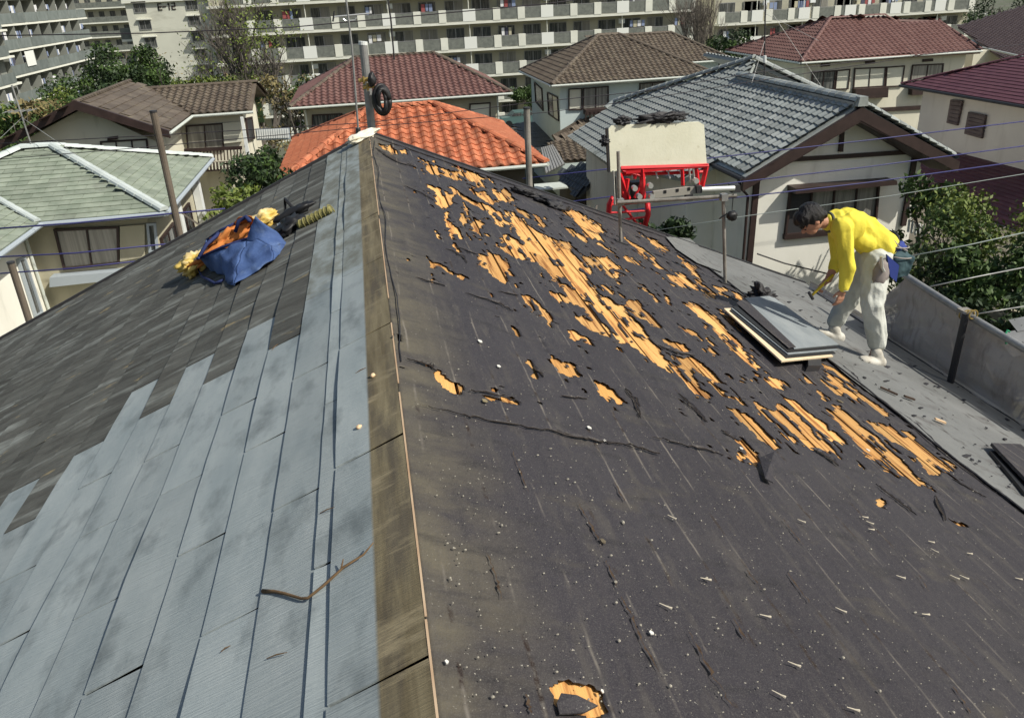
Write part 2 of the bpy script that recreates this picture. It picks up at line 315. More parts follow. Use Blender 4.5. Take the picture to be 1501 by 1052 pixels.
def hip(root, x0, x1, y0, y1, ze, ra, rb, m_, tw, tr, style, nobj=(0, 0, 0, 0), wallm=WALLC, inset=.5, faces='FRLB', gut=GUTW, single=False, capm=None, capr=.11, z0=0):
    """hip roof over an axis-aligned eave rectangle; ra, rb the ridge ends (x, y, z)"""
    C00, C10, C11, C01 = (x0, y0, ze), (x1, y0, ze), (x1, y1, ze), (x0, y1, ze); ox = abs(ra[0]-rb[0]) > 1e-3
    fl = {'F': [C00, C10, rb, ra], 'R': [C10, C11, rb], 'B': [C11, C01, ra, rb], 'L': [C01, C00, ra]} if ox else \
         {'F': [C00, C10, ra], 'R': [C10, C11, rb, ra], 'B': [C11, C01, rb], 'L': [C01, C00, ra, rb]}
    for k, f in enumerate('FRLB'):
        if f in faces: roof_face(root, fl[f], m_, tw, tr, style, nobj[k])
    cm = capm or m_
    for a, b in (((C00, ra), (C01, ra), (C10, rb), (C11, rb), (ra, rb)) if ox else ((C00, ra), (C10, ra), (C11, rb), (C01, rb), (ra, rb))):
        if np.linalg.norm(np.array(a)-b) > .1: ridge_caps(root, np.array(a)+[0, 0, .03], np.array(b)+[0, 0, .03], cm, capr, .3, single)
    g = G().box(x0+inset, x1-inset, y0+inset, y1-inset, z0, ze-.02); g.obj('wall', wallm, root)
    G().box(x0+.08, x1-.08, y0+.08, y1-.08, ze-.13, ze-.10).obj('soffit', BROWNT if wallm is not WALLB else WHITEP, root)
    if gut:
        gutter(root, (x0, y0-.04, ze-.04), (x1, y0-.04, ze-.04), gut); gutter(root, (x1+.04, y0, ze-.04), (x1+.04, y1, ze-.04), gut); gutter(root, (x0-.04, y0, ze-.04), (x0-.04, y1, ze-.04), gut)
def pipe_down(root, x, y, z1, m_=GUTW, r=.04): G().tube([(x, y, 0), (x, y, z1)], r, 8).obj('downpipe', m_, root)
# ------------------------------------------------------------ neighbouring houses
# orange tiled house straight behind the roof
h = thing('tiled_house', 'house with bright orange wave tiled hip roof right behind the near roof', 'house', (1, 24.8, 0))
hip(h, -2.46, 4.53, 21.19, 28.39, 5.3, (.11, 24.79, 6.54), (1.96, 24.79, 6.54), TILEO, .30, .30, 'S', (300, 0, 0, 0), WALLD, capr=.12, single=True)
# dark red-brown hip roof further back
h = thing('hip_roof_house', 'house with dark red-brown tiled hip roof behind the orange roof', 'house', (1.5, 40, 0))
hip(h, -3.14, 6.26, 36.21, 44.1, 5.4, (-.25, 40.15, 6.9), (3.36, 40.15, 6.9), TILER, .27, .27, 'S', (0, 0, 0, 0), WALLT, capm=TILEB, single=False)
for q, cs, pn in (([(457, 168), (502, 166), (502, 196), (457, 199)], 2, [GLASS, GLASS]), ([(504, 168), (545, 166), (545, 190), (504, 194)], 1, [SHUT]), ([(688, 152), (719, 150), (719, 172), (688, 174)], 1, [SHUT])):
    window(h, qY(q, 36.69), BROWNT, cols=cs, panes=pn, out=F_)
pipe_down(h, -2.55, 36.6, 5.3); pipe_down(h, 5.7, 36.6, 5.3)
# green-grey slate hip roof, left
h = thing('slate_roof_house', 'cream house with pale green-grey slate hip roof on the left', 'house', (-7.5, 20, 0))
hip(h, -10.9, -4.32, 17.48, 23.59, 5.7, (-7.85, 20.53, 6.72), (-7.19, 20.53, 6.72), SLG, .42, .19, 'F', (280, 160, 0, 0), WALLT, capm=CAPW, capr=.11, gut=GREYP, faces='FRLB')
z7 = 5.7-.333*3
roof_face(h, [(-6.74, 17.4, 5.7), (-6.74, 9, 5.7), (-10, 9, 6.78), (-10, 20.4, 6.78)], SLG, .42, .19, 'F', 60)
ridge_caps(h, (-6.74, 17.4, 5.74), (-9.5, 20, 6.66), CAPW, .08, .3, False); gutter(h, (-6.70, 17.4, 5.66), (-6.70, 9, 5.66), GREYP)
G().box(-11, -7.25, 9.5, 17.98, 0, 5.62).obj('wall', WALLW, h)
G().box(-11, -6.8, 9.2, 17.44, 5.56, 5.6).obj('soffit', WALLT, h)
Yw = 17.98
window(h, qY([(79, 335), (175, 331), (176, 386), (94, 395)], Yw-.01), BROWNT, cols=2, panes=[CURT, CURT], out=F_)
G().prism([atY(x, y, Yw-.01) for x, y in ((177, 331), (213, 328), (213, 375), (177, 382))], (0, -.07, 0)).obj('shutter_box', WALLT, h)
G().prism([atY(x, y, Yw-.01) for x, y in ((79, 401), (196, 391), (196, 402), (79, 415))], (0, -.28, 0)).obj('flower_shelf', GREYP, h)
window(h, qY([(215, 327), (229, 326), (233, 368), (219, 371)], Yw-.01), GREYP, cols=1, pane=GLASS, out=F_)
window(h, qX([(23, 380), (33, 376), (60, 459), (50, 466)], -7.24), GREYP, cols=1, pane=GLASS, out=(1, 0, 0))
G().tube([atX(36, 346, -7.2), atX(73, 458, -7.2)], .035).obj('downpipe', GUTW, h)
for q in ([(-4.81, 18.5, 4.9), (-4.81, 19.9, 4.9), (-4.81, 19.9, 3.2), (-4.81, 18.5, 3.2)], [(-4.81, 20.6, 4.9), (-4.81, 21.9, 4.9), (-4.81, 21.9, 3.2), (-4.81, 20.6, 3.2)]): window(h, q, BROWNT, cols=2, pane=GLASS, out=(1, 0, 0))
G().box(-4.80, -4.62, 20.05, 20.35, 0, 5.6).obj('corner_post', WHITEP, h); G().box(-4.80, -4.62, 22.7, 23.0, 0, 5.6).obj('corner_post', WHITEP, h)
bl = G(); bl.box(-4.7, -3.55, 19.2, 22.6, 2.75, 2.87); bl.box(-3.62, -3.55, 19.2, 22.6, 2.87, 3.6); bl.box(-4.7, -3.55, 19.2, 19.27, 2.87, 3.6); bl.obj('balcony', WHITEP, h)
t = thing('tv_antenna', 'small wire antenna with guy wires on top of the pale slate roof', 'antenna', (-7.6, 20.5, 6.75))
G().tube([(-7.6, 20.5, 6.75), (-7.65, 20.5, 8.1)], .02).obj('mast', METAL, t)
a = G()
for k in range(5): a.tube([(-7.9+k*.13, 20.2, 7.55-.0*k), (-7.9+k*.13, 20.8, 7.55)], .008, 5)
a.tube([(-7.95, 20.5, 7.55), (-7.35, 20.5, 7.55)], .01, 5); a.obj('aerial', METAL, t)
for dx, dy in ((-1.2, -.8), (1.3, -.7), (.3, 1.3)): G().tube([(-7.63, 20.5, 7.4), (-7.6+dx, 20.5+dy, 6.45)], .006, 4).obj('guy_wire', METAL, t)
# brown tiled L-shaped house, left behind
h = thing('brown_roof_house', 'L-shaped cream house with brown tiled gable roof and wooden balcony', 'house', (-7, 30, 0))
A = (-8.62, 27.4, 7.0); E1 = (-6.16, 27.4, 5.96); E0 = (-11.6, 27.4, 5.75); B1 = (-8.62, 34.1, 7.0)
roof_face(h, [E1, (-6.16, 31.4, 5.96), (-8.62+.9, 34.0, 6.62), (-8.62, 34.1, 7.0), A], TILEB, 1.0, .30, 'F', 60)
roof_face(h, [E0, A, B1, (-11.6, 34.1, 5.75)], TILEB, 1.0, .30, 'F', 0)
roof_face(h, [(-6.16, 31.36, 5.96), (-4.05, 31.36, 5.96), (-4.05, 34.0, 6.66), (-8.2, 34.0, 6.66)], TILEB, .26, .26, 'S', 120)
roof_face(h, [(-8.2, 34.0, 6.66), (-4.05, 34.0, 6.66), (-4.05, 36.6, 5.96), (-8.2, 36.6, 5.96)], TILEB, .26, .26, 'S', 0)
ridge_caps(h, (-8.2, 34, 6.7), (-4.0, 34, 6.7), TILEB, .10, .3, False); ridge_caps(h, A, B1, TILEB, .10, .3, False)
G().prism([np.array(A)+(0, -.06, .06), np.array(E1)+(.05, -.06, .03), np.array(E1)+(.05, -.06, -.20), np.array(A)+(0, -.06, -.22)], (0, .12, 0)).obj('bargeboard', BROWNT, h)
G().prism([np.array(A)+(0, -.06, .06), np.array(E0)+(-.05, -.06, .03), np.array(E0)+(-.05, -.06, -.20), np.array(A)+(0, -.06, -.22)], (0, .12, 0)).obj('bargeboard', BROWNT, h)
gutter(h, (-6.1, 27.4, 5.9), (-6.1, 31.3, 5.9)); gutter(h, (-6.1, 31.3, 5.9), (-4.0, 31.3, 5.9))
ya = 28.0
G().prism([(-11.3, ya, 0), (-6.7, ya, 0), (-6.7, ya, 5.6), (-8.62, ya, 6.75), (-11.3, ya, 5.6)], (0, 5.6, 0)).obj('wall', WALLC, h)
G().prism([(-6.7, 31.9, 0), (-4.45, 31.9, 0), (-4.45, 31.9, 5.85), (-6.7, 31.9, 5.85)], (0, 4, 0)).obj('wall', WALLC, h)
G().prism([(-4.45, 31.9, 5.85), (-4.45, 35.9, 5.85), (-4.45, 34, 6.5)], (-.1, 0, 0)).obj('gable', BROWNT, h)
window(h, qY([(147, 207), (216, 203), (219, 225), (149, 231)], ya-.01), BROWNT, cols=3, panes=[SHUT]*3, out=F_)
window(h, qY([(24, 217), (94, 213), (94, 235), (24, 239)], ya-.01), BROWNT, cols=3, panes=[SHUT]*3, out=F_)
G().prism(qY([(158, 201), (173, 199), (173, 204), (158, 206)], ya-.01), (0, -.06, 0)).obj('vent', BROWNT, h)
G().prism(qY([(62, 208), (77, 207), (77, 212), (62, 213)], ya-.01), (0, -.06, 0)).obj('vent', BROWNT, h)
window(h, qY([(272, 184), (327, 180), (329, 220), (275, 223)], 31.88), BROWNT, cols=2, panes=[CURT, CURT], out=F_)
G().prism(qY([(327, 180), (353, 178), (355, 207), (329, 210)], 31.88), (0, -.1, 0)).obj('shutter_box', SHUT, h)
window(h, qX([(359, 173), (368, 171), (372, 204), (363, 207)], -4.43), BROWNT, cols=1, pane=DSTEEL, out=(1, 0, 0))
b = G().prism(qY([(270, 218), (355, 214), (355, 219), (270, 223)], 30.6), (0, -.05, 0)).obj('balcony', BROWNT, h)
G().prism(qY([(282, 249), (357, 244), (357, 248), (282, 253)], 30.6), (0, 1.3, 0)).obj('balcony_floor', BROWNT, b)
for k in range(17):
    x = 274+k*4.9
    G().tube(qY([(x, 220-k*.25), (x+1.5, 238-k*.25)], 30.6), .022, 4).obj('baluster', DARKW, b)
for k in range(15):
    x = 286+k*4.9
    G().tube(qY([(x, 240-k*.25), (x+1, 250-k*.25)], 30.5), .022, 4).obj('baluster', SHUT, b)
G().prism(qY([(352, 172), (356, 172), (366, 228), (361, 229)], 30.8), (0, .1, 0)).obj('corner_post', WHITEP, h)
# white corrugated canopy between houses
t = thing('corrugated_canopy', 'small white corrugated canopy between the brown house and the red-brown roof', 'canopy', (-3.6, 33, 3.9))
for k in range(14):
    x0 = 376+k*3.4; G().prism(qY([(x0, 190-k*.1), (x0+2.4, 190-k*.1), (x0+3.6, 203-k*.1), (x0+1.2, 204-k*.1)], 33), (0, .02, .0)).obj('corrugated_rib', WHITEP, t)
G().prism(qY([(374, 189), (424, 187), (426, 204), (376, 206)], 33.05), (0, .04, 0)).obj('sheet', GREYP, t)
# brown tiled house with pale blue walls, centre right
h = thing('blue_walled_house', 'pale blue walled house with brown tiled hip roof behind the hoist', 'house', (12, 42, 0))
hip(h, 8.43, 16.3, 37.95, 45.69, 5.4, (11.7, 41.82, 7.15), (12.75, 41.82, 7.15), TILEB, .27, .27, 'S', (0, 0, 0, 0), WALLB, capr=.12)
roof_face(h, [(13, 44.5, 5.4), (20.0, 44.5, 5.4), (17.5, 47.3, 6.75), (12.5, 47.3, 6.75)], TILEB, .27, .27, 'S', 0)
roof_face(h, [(20.0, 44.5, 5.4), (20.0, 50, 5.4), (17.5, 47.3, 6.75)], TILEB, .27, .27, 'S', 0)
ridge_caps(h, (17.5, 47.3, 6.8), (20.0, 44.5, 5.45), TILEB, .1, .3, False); ridge_caps(h, (12.5, 47.3, 6.8), (17.5, 47.3, 6.8), TILEB, .1, .3, False); gutter(h, (13, 44.45, 5.35), (20, 44.45, 5.35))
G().box(13, 19.5, 45, 49.5, 0, 5.35).obj('wall', WALLB, h)
yb = 38.43
window(h, qY([(833, 130), (853, 129), (853, 161), (833, 162)], yb), BROWNT, cols=1, panes=[SHUT], out=F_)
window(h, qY([(854, 129), (892, 126), (892, 158), (854, 161)], yb), BROWNT, cols=2, pane=CURT, out=F_)
window(h, qY([(937, 122), (975, 119), (975, 136), (937, 139)], yb), BROWNT, cols=2, pane=CURT, out=F_)
wb = G().prism(qY([(855, 160), (892, 157), (892, 164), (855, 167)], yb), (0, -.5, 0)).obj('window_balcony', BROWNT, h)
for k in range(6): G().box(*(lambda p: (p[0], p[0]+.05, yb-.5, yb-.45, p[2]-.35, p[2]))(atY(858+k*6, 165-k*.4, yb-.5))).obj('bracket', BROWNT, wb)
window(h, qX([(784, 120), (795, 130), (797, 163), (786, 150)], 8.92), BROWNT, cols=1, pane=GLASS, out=(-1, 0, 0))
window(h, qX([(803, 135), (818, 142), (820, 178), (805, 168)], 8.92), BROWNT, cols=2, panes=[GLASS, SHUT], out=(-1, 0, 0))
roof_face(h, [atz(802, 209, 3), atz(870, 208, 3.0), atz(870, 168, 3.7), atz(826, 196, 3.5)], TILEB, .30, .28, 'S', 0)
roof_face(h, [atz(829, 236, 2.6), atz(872, 233, 2.6), atz(872, 205, 3.1), atz(802, 209, 3.1)], TILEB, .30, .28, 'S', 0)
for q in (([(757, 180), (800, 178), (822, 195), (790, 220), (760, 212)], 2.4),):
    roof_face(h, [atz(x, y, q[1]+(220-y)*.01) for x, y in q[0]], TILEK, .6, .25, 'F', 0)
# small dark tiled roof and grey lean-to in front of it
h = thing('low_tiled_shed', 'low shed with small blue-black tiled roof below the hoist panel', 'shed', (6, 20, 0))
roof_face(h, [atz(816, 254, 2.9), atz(871, 237, 3.6), atz(871, 262, 3.2), atz(846, 291, 2.5)], TILEK, .25, .25, 'K', 40)
p = atz(850, 280, 2.4); G().box(p[0]-.1, p[0]+1.8, p[1]+.4, p[1]+3.0, 0, 2.35).obj('wall', WALLD, h)
G().prism([atz(x, y, 2.3) for x, y in ((783, 272), (831, 268), (833, 276), (784, 281))], (0, 0, .06)).obj('roof_edge', GUTW, h)
h = thing('lean_to_roof', 'grey corrugated lean-to roof beside the orange tiled house', 'lean-to', (5.5, 24, 2.5))
pts = [atz(x, y, z) for x, y, z in ((793, 218, 3.0), (812, 213, 3.0), (828, 240, 2.6), (800, 254, 2.6))]
for k in range(7):
    f = lambda s: pts[0]*(1-s)+pts[1]*s; g2 = lambda s: pts[3]*(1-s)+pts[2]*s
    G().prism([f(k/7), f((k+.75)/7), g2((k+.75)/7), g2(k/7)], (0, 0, .05)).obj('roof_sheet', METAL, h)
G().prism([p_-np.array([0, 0, .05]) for p_ in pts], (0, 0, .04)).obj('frame', DSTEEL, h)
# grey tiled gable house
h = thing('gable_house', 'white gabled house with blue-grey tiled roof and dark timber trim', 'house', (11, 20, 0))
p0 = (8.53, 17.8, 5.3); nrm = np.array([-.535, 0, 1]); nrm /= np.linalg.norm(nrm)
poly = [onplane(x, y, p0, nrm) for x, y in ((1256, 155), (1095, 116), (1106, 90), (901, 153), (837, 200), (890, 240), (1000, 262), (1060, 244), (1092, 259))]
c_ = (11.24, 17.8, 6.75)
poly[0] = np.array(c_); poly[-1] = np.array(p0); poly[-2] = np.array((8.53, 19.4, 5.3)); 
LS = roof_face(h, poly, TILEG, .27, .25, 'K', 300)
RS = roof_face(h, [c_, (13.94, 17.8, 5.3), (13.94, 24, 5.3), (11.24, 24, 6.75)], TILEG, .27, .25, 'K', 0)
ridge_caps(h, (11.24, 17.75, 6.83), (11.24, 24.3, 6.83), TILEG, .15, .3, True)
G().box(11.10, 11.38, 17.8, 24.2, 6.66, 6.80).obj('ridge_base', TILEG, h)
G().prism([(11.24-.13, 17.66, 6.72), (11.24+.13, 17.66, 6.72), (11.24+.10, 17.66, 6.93), (11.24-.10, 17.66, 6.93)], (0, .18, 0)).obj('ridge_end_tile', TILEG, h)
ridge_caps(h, poly[2]+(0, 0, .1), poly[3]+(0, 0, .1), TILEG, .14, .3, True); ridge_caps(h, poly[3]+(0, 0, .1), poly[3]*.8+poly[4]*.2+(0, 0, .1), TILEG, .12, .3, True)
ridge_caps(h, (11.24, 17.85, 6.83), (13.94, 17.85, 5.38), TILEG, .10, .3, True)
# roof behind, right of the long ridge
q0 = poly[2]; roof_face(h, [q0, q0+(3.2, -1.0, -1.6), q0+(3.2, 3, -1.6), q0+(0, 4, 0)], TILEG, .27, .25, 'K', 0)
ridge_caps(h, q0+(0, 0, .08), q0+(3.2, -1.0, -1.52), TILEG, .13, .3, True)
G().prism([q0+(-.3, .3, -.15), q0+(2.9, .3, -1.6), q0+(2.9, .3, -2.6), q0+(-.3, .3, -2.6)], (0, .1, 0)).obj('rear_gable', BROWNT, h)
for sx, s2 in ((8.45, -1), (14.02, 1)):
    G().prism([(11.24, 17.68, 6.70), (sx, 17.68, 5.24), (sx, 17.68, 4.98), (11.24, 17.68, 6.40)], (0, .10, 0)).obj('bargeboard', BROWNT, h)
    G().prism([(11.24, 17.69, 6.36), (sx, 17.69, 4.98), (sx-s2*.3, 18.35, 4.98), (11.24, 18.35, 6.36)], (0, 0, .03)).obj('soffit', BROWNT, h)
ys = 18.4; G().prism([(8.95, ys, 0), (13.5, ys, 0), (13.5, ys, 5.15), (11.24, ys, 6.36), (8.95, ys, 5.15)], (0, 5.4, 0)).obj('wall', WALLW, h)
G().prism([(8.15, 20.4, 0), (8.95, 20.4, 0), (8.95, 20.4, 5.3), (8.15, 20.4, 4.85)], (0, 4, 0)).obj('wall', WALLW, h); G().prism([(7.6, 24.5, 0), (8.95, 24.5, 0), (8.95, 24.5, 5.2), (7.6, 24.5, 4.55)], (0, 4.2, 0)).obj('wall', WALLW, h); G().box(9.6, 16.2, 24, 29, 0, 5.2).obj('wall', WALLW, h)
def beam(pts, nm='timber_beam', d=.07): G().prism(qY(pts, ys-.005), (0, -d, 0)).obj(nm, BROWNT, h)
beam([(1155, 231), (1340, 219), (1340, 225), (1152, 237)]); beam([(1231, 192), (1236, 192), (1234, 222), (1228, 222)])
beam([(1105, 258), (1113, 258), (1101, 387), (1093, 386)], 'corner_post'); beam([(1337, 225), (1344, 224), (1326, 330), (1319, 331)], 'corner_post')
window(h, qY([(1156, 278), (1287, 270), (1282, 330), (1148, 345)], ys-.005), BROWNT, cols=4, panes=[DSTEEL, CURT, CURT, CURT], out=F_, depth=.1)
G().prism([atY(1154, 271, ys), atY(1300, 260, ys), atY(1301, 266, ys), atY(1154, 279, ys)], (0, -.42, 0)).obj('window_hood', BROWNT, h)
G().prism([atY(1147, 343, ys), atY(1286, 330, ys), atY(1286, 336, ys), atY(1147, 350, ys)], (0, -.12, 0)).obj('window_sill', BROWNT, h)
gutter(h, (8.47, 17.8, 5.24), (8.47, 24, 5.24), DSTEEL, .06)
G().tube([(8.47, 18.0, 5.2), (8.7, 18.3, 4.9), (8.9, 18.32, 4.7), (8.9, 18.32, 0)], .035).obj('downpipe', BROWNT, h)
gp = qY([(1110, 372), (1150, 386), (1200, 398), (1212, 401)], 18.2); G().tube(gp, .02, 6).obj('cable', BLACK, h)
t = thing('tv_mast', 'tall thin TV mast with guy wires standing on the blue-grey roof', 'antenna', tuple(atY(1120, 108, 23.5)))
G().tube(qY([(1120.5, 110), (1121, 60), (1122, 0), (1123, -40)], 23.5), .022).obj('mast', DSTEEL, t)
G().tube(qY([(1121, 82), (1121, 92)], 23.45), .05).obj('clamp', WHITEP, t)
for a_, b_ in (((1122, 5), (1250, 195)), ((1121, 20), (1200, 60)), ((1121, 60), (1102, 122))): G().tube([atY(*a_, 23.5), atY(*b_, 22.5)], .0045, 4).obj('guy_wire', METAL, t)
# red-brown roofed cream house, right
h = thing('red_roof_house', 'cream house with red-brown tiled roof, two windows and brown window boxes', 'house', (27, 43, 0))
e00 = (22.0, 40.5, 5.4); e10 = (32.2, 40.5, 5.4); r0 = (25.3, 43.9, 7.2); r1 = (28.5, 43.9, 7.2); r2 = (29.2, 43.5, 6.72); r3 = (31.6, 43.5, 6.72)
roof_face(h, [e00, e10, r3, r2, r1, r0], TILER, .30, .27, 'S', 0); roof_face(h, [(22.0, 49.7, 5.4), e00, r0], TILER, .30, .27, 'S', 0)
roof_face(h, [e10, (32.2, 47, 5.4), r3], TILER, .30, .27, 'S', 0); roof_face(h, [(32.2, 47, 5.4), (22, 49.7, 5.4), r0, r1, r3], TILER, .5, .5, 'S', 0)
for a, b in ((e00, r0), (e10, r3), (r0, r1), (r1, r2), (r2, r3), ((22, 49.7, 5.4), r0)): ridge_caps(h, np.array(a)+(0, 0, .03), np.array(b)+(0, 0, .03), TILER, .11, .3, False)
gutter(h, (22, 40.45, 5.36), (32.2, 40.45, 5.36)); gutter(h, (21.95, 40.5, 5.36), (21.95, 49.7, 5.36))
G().box(22.5, 31.7, 41, 48, 0, 5.38).obj('wall', WALLC, h); G().box(22.1, 32.1, 40.6, 48, 5.26, 5.29).obj('soffit', BROWNT, h)
yr = 40.98
for q, c2, pn in (([(1190, 105), (1225, 103), (1222, 132), (1188, 133)], 2, [GLASS, GLASS]), ([(1226, 103), (1246, 101), (1243, 131), (1223, 132)], 1, [SHUT]), ([(1252, 100), (1298, 98), (1296, 127), (1250, 130)], 2, [SHUT, SHUT]), ([(1299, 98), (1326, 96), (1322, 127), (1297, 128)], 1, [SHUT]), ([(1337, 95), (1383, 93), (1380, 120), (1333, 122)], 2, [CURT, CURT])):
    window(h, qY(q, yr), BROWNT, cols=c2, panes=pn, out=F_, fw=.06)
for q in ([(1249, 130), (1297, 127), (1296, 142), (1248, 144)], [(1332, 122), (1380, 120), (1378, 136), (1331, 139)]): G().prism(qY(q, yr), (0, -.35, 0)).obj('window_box', BROWNT, h)
G().prism(qY([(1290, 158), (1362, 154), (1361, 160), (1289, 164)], yr), (0, -.08, 0)).obj('timber_band', BROWNT, h)
for q in ([(1203, 94), (1216, 93), (1216, 97), (1203, 98)], [(1352, 87), (1367, 86), (1367, 90), (1352, 91)], [(1268, 90), (1282, 89), (1282, 93), (1268, 94)]): G().prism(qY(q, yr), (0, -.06, 0)).obj('vent', BROWNT, h)
# maroon roofed beige house, far right
h = thing('maroon_roof_house', 'beige house with maroon slate roof and two purple-brown shuttered windows', 'house', (24, 23, 0))
pk = (24.2, 24.3, 7.3)
roof_face(h, [(19.75, 28.8, 5.6), (19.75, 17.0, 5.6), (24.2, 21.5, 7.3), pk], TILEM, .45, .20, 'F', 120)
roof_face(h, [(28.6, 28.8, 5.6), (19.75, 28.8, 5.6), pk], TILEM, .45, .2, 'F', 0); roof_face(h, [(19.75, 17, 5.6), (28.6, 17, 5.6), (24.2, 21.5, 7.3)], TILEM, .45, .2, 'F', 0)
ridge_caps(h, (19.75, 28.8, 5.62), (24.2, 24.3, 7.33), TILEM, .07, .4, False)
gutter(h, (19.7, 28.8, 5.55), (19.7, 17, 5.55), DSTEEL); G().box(20.3, 28, 17.5, 28.2, 0, 5.55).obj('wall', WALLV, h)
for q in ([(1396, 146), (1413, 148), (1405, 184), (1390, 180)], [(1422, 164), (1447, 169), (1441, 203), (1416, 196)]): 
    w_ = G().prism(qX(q, 20.28), (-.08, 0, 0)).obj('shutter', TILEP, h)
    tl, tr_, br_, b_l = qX(q, 20.19)
    for k in range(6): s = (k+.5)/6; G().tube([tl*(1-s)+b_l*s, tr_*(1-s)+br_*s], .012, 4).obj('slat', TILEP, w_)
roof_face(h, [(20.25, 28.5, 3.55), (20.25, 18, 3.55), (17.6, 18, 2.75), (17.6, 27.5, 2.75)], TILEM, .45, .2, 'F', 160)
G().box(18.0, 20.2, 18.4, 27.8, 0, 2.8).obj('wall', WALLV, h); gutter(h, (17.55, 27.5, 2.7), (17.55, 18, 2.7), DSTEEL)
# charcoal roof top right
h = thing('charcoal_roof_house', 'house with dark charcoal-brown tiled hip roof at the far top right', 'house', (42, 50, 0))
roof_face(h, [atz(1400, 55, 5.4), atz(1501, 82, 5.0), (52, 46, 5.0), (50, 52, 7.6), atY(1501, 11, 52)+(0, 0, .1)], TILEP, .27, .27, 'S', 0)
p = atz(1440, 72, 5.2); G().box(p[0]+.3, p[0]+12, p[1]+1, p[1]+8, 0, 5).obj('wall', WALLC, h); gutter(h, atz(1440, 70, 5.2), atz(1501, 84, 5.0))
# dark slate roof at right edge
h = thing('dark_slate_shed', 'dark slate shed roof at the right edge behind the net railing', 'shed', (9.5, 9.5, 0))
roof_face(h, [atz(1450, 500, 4.1), atz(1478, 488, 4.35), atz(1560, 440, 4.35), atz(1560, 520, 4.0), atz(1500, 520, 4.0)], TILEK, .4, .2, 'F', 30)
p = atz(1500, 500, 3.9); G().box(p[0]+.4, p[0]+3, p[1]+.3, p[1]+2, 0, 3.6).obj('wall', WALLT, h)
# ------------------------------------------------------------ car
t = thing('parked_car', 'green parked saloon car between the orange roof and the blue walled house', 'car', (9.5, 48.5, 0))
CARG = M_('green_car_paint', (.085, .15, .145), rough=.3, spec=.6); c0 = atz(752, 178, 0); cx_, cy_ = 10.1, 49.5
c0 = atY(765, 182, 76); cx_ = c0[0]; cy_ = 76; 
b = G()
prof = [(-2.1, .35), (-2.1, .8), (-1.95, .9), (-1.2, .95), (-.75, 1.35), (.7, 1.38), (1.25, .98), (2.05, .9), (2.15, .75), (2.15, .35)]
zc = float(c0[2])-.15
b.prism([(cx_+x, cy_-.8, zc+z) for x, z in prof], (0, 1.6, 0)); b.obj('body', CARG, t)
for xa in ((-.95, -.15), (-.05, .85)): G().prism([(cx_+xa[0]+.1*(xa[0] < 0), cy_-.82, zc+1.28), (cx_+xa[1]-.0, cy_-.82, zc+1.28), (cx_+xa[1]+.12*(xa[1] > 0), cy_-.82, zc+1.0), (cx_+xa[0]-.12*(xa[0] < -.5), cy_-.82, zc+1.0)], (0, .03, 0)).obj('window', GLASS, t)
for dx in (-1.35, 1.4): G().tube([(cx_+dx, cy_-.84, zc+.33), (cx_+dx, cy_-.62, zc+.33)], .33, 14).obj('wheel', BLACK, t)
G().box(cx_-2.16, cx_-2.1, cy_-.7, cy_-.4, zc+.6, zc+.75).obj('headlight', WHITEP, t)
G().box(cx_-3, cx_+4, cy_-1.6, cy_+1.6, -3.7, zc).obj('parking_deck', ASPH, kind='structure')
t = thing('parked_car', 'white parked car roof showing beside the green hedge', 'car', (-8, 58, 0))
p = atY(285, 128, 52); G().prism([p+(x, 0, z) for x, z in ((-1.9, -1), (-1.9, -.45), (-.9, -.35), (-.5, .0), (.7, .0), (1.2, -.4), (1.9, -.45), (1.9, -1))], (0, 1.6, 0)).obj('body', WHITEP, t)
G().prism([p+(x, -.02, z) for x, z in ((-.75, -.3), (-.4, -.06), (.6, -.06), (1.0, -.36))], (0, .03, 0)).obj('window', GLASS, t)
# ------------------------------------------------------------ apartment blocks
def digit(root, s, p, hgt, m_, Y):
    F7 = {'E': 'abcde', '-': 'c', '1': 'fg', '2': 'ahcdj'}
    seg = {'a': ((0, 1), (.55, 1)), 'c': ((0, .5), (.5, .5)), 'e': ((0, 0), (0, 1)), 'd': ((0, 0), (.55, 0)), 'b': ((0, 0), (0, 1)), 'f': ((.3, 0), (.3, 1)), 'g': ((.15, .82), (.3, 1)), 'h': ((.55, 1), (.55, .5)), 'j': ((0, 0), (0, .5))}
    x = 0
    for ch in s:
        g = G()
        for k in F7[ch]:
            (a, b), (c, d) = seg[k]; a, c = a*hgt+x, c*hgt+x; b, d = b*hgt, d*hgt
            g.obox((p[0]+(a+c)/2, Y, p[2]+(b+d)/2), (abs(c-a)/2+.03, 0, 0) if abs(c-a) > .01 else (.045, 0, 0), (0, .03, 0), (0, 0, abs(d-b)/2+.03 if abs(d-b) > .01 else .045))
        g.obj('lettering', m_, root); x += hgt*.78
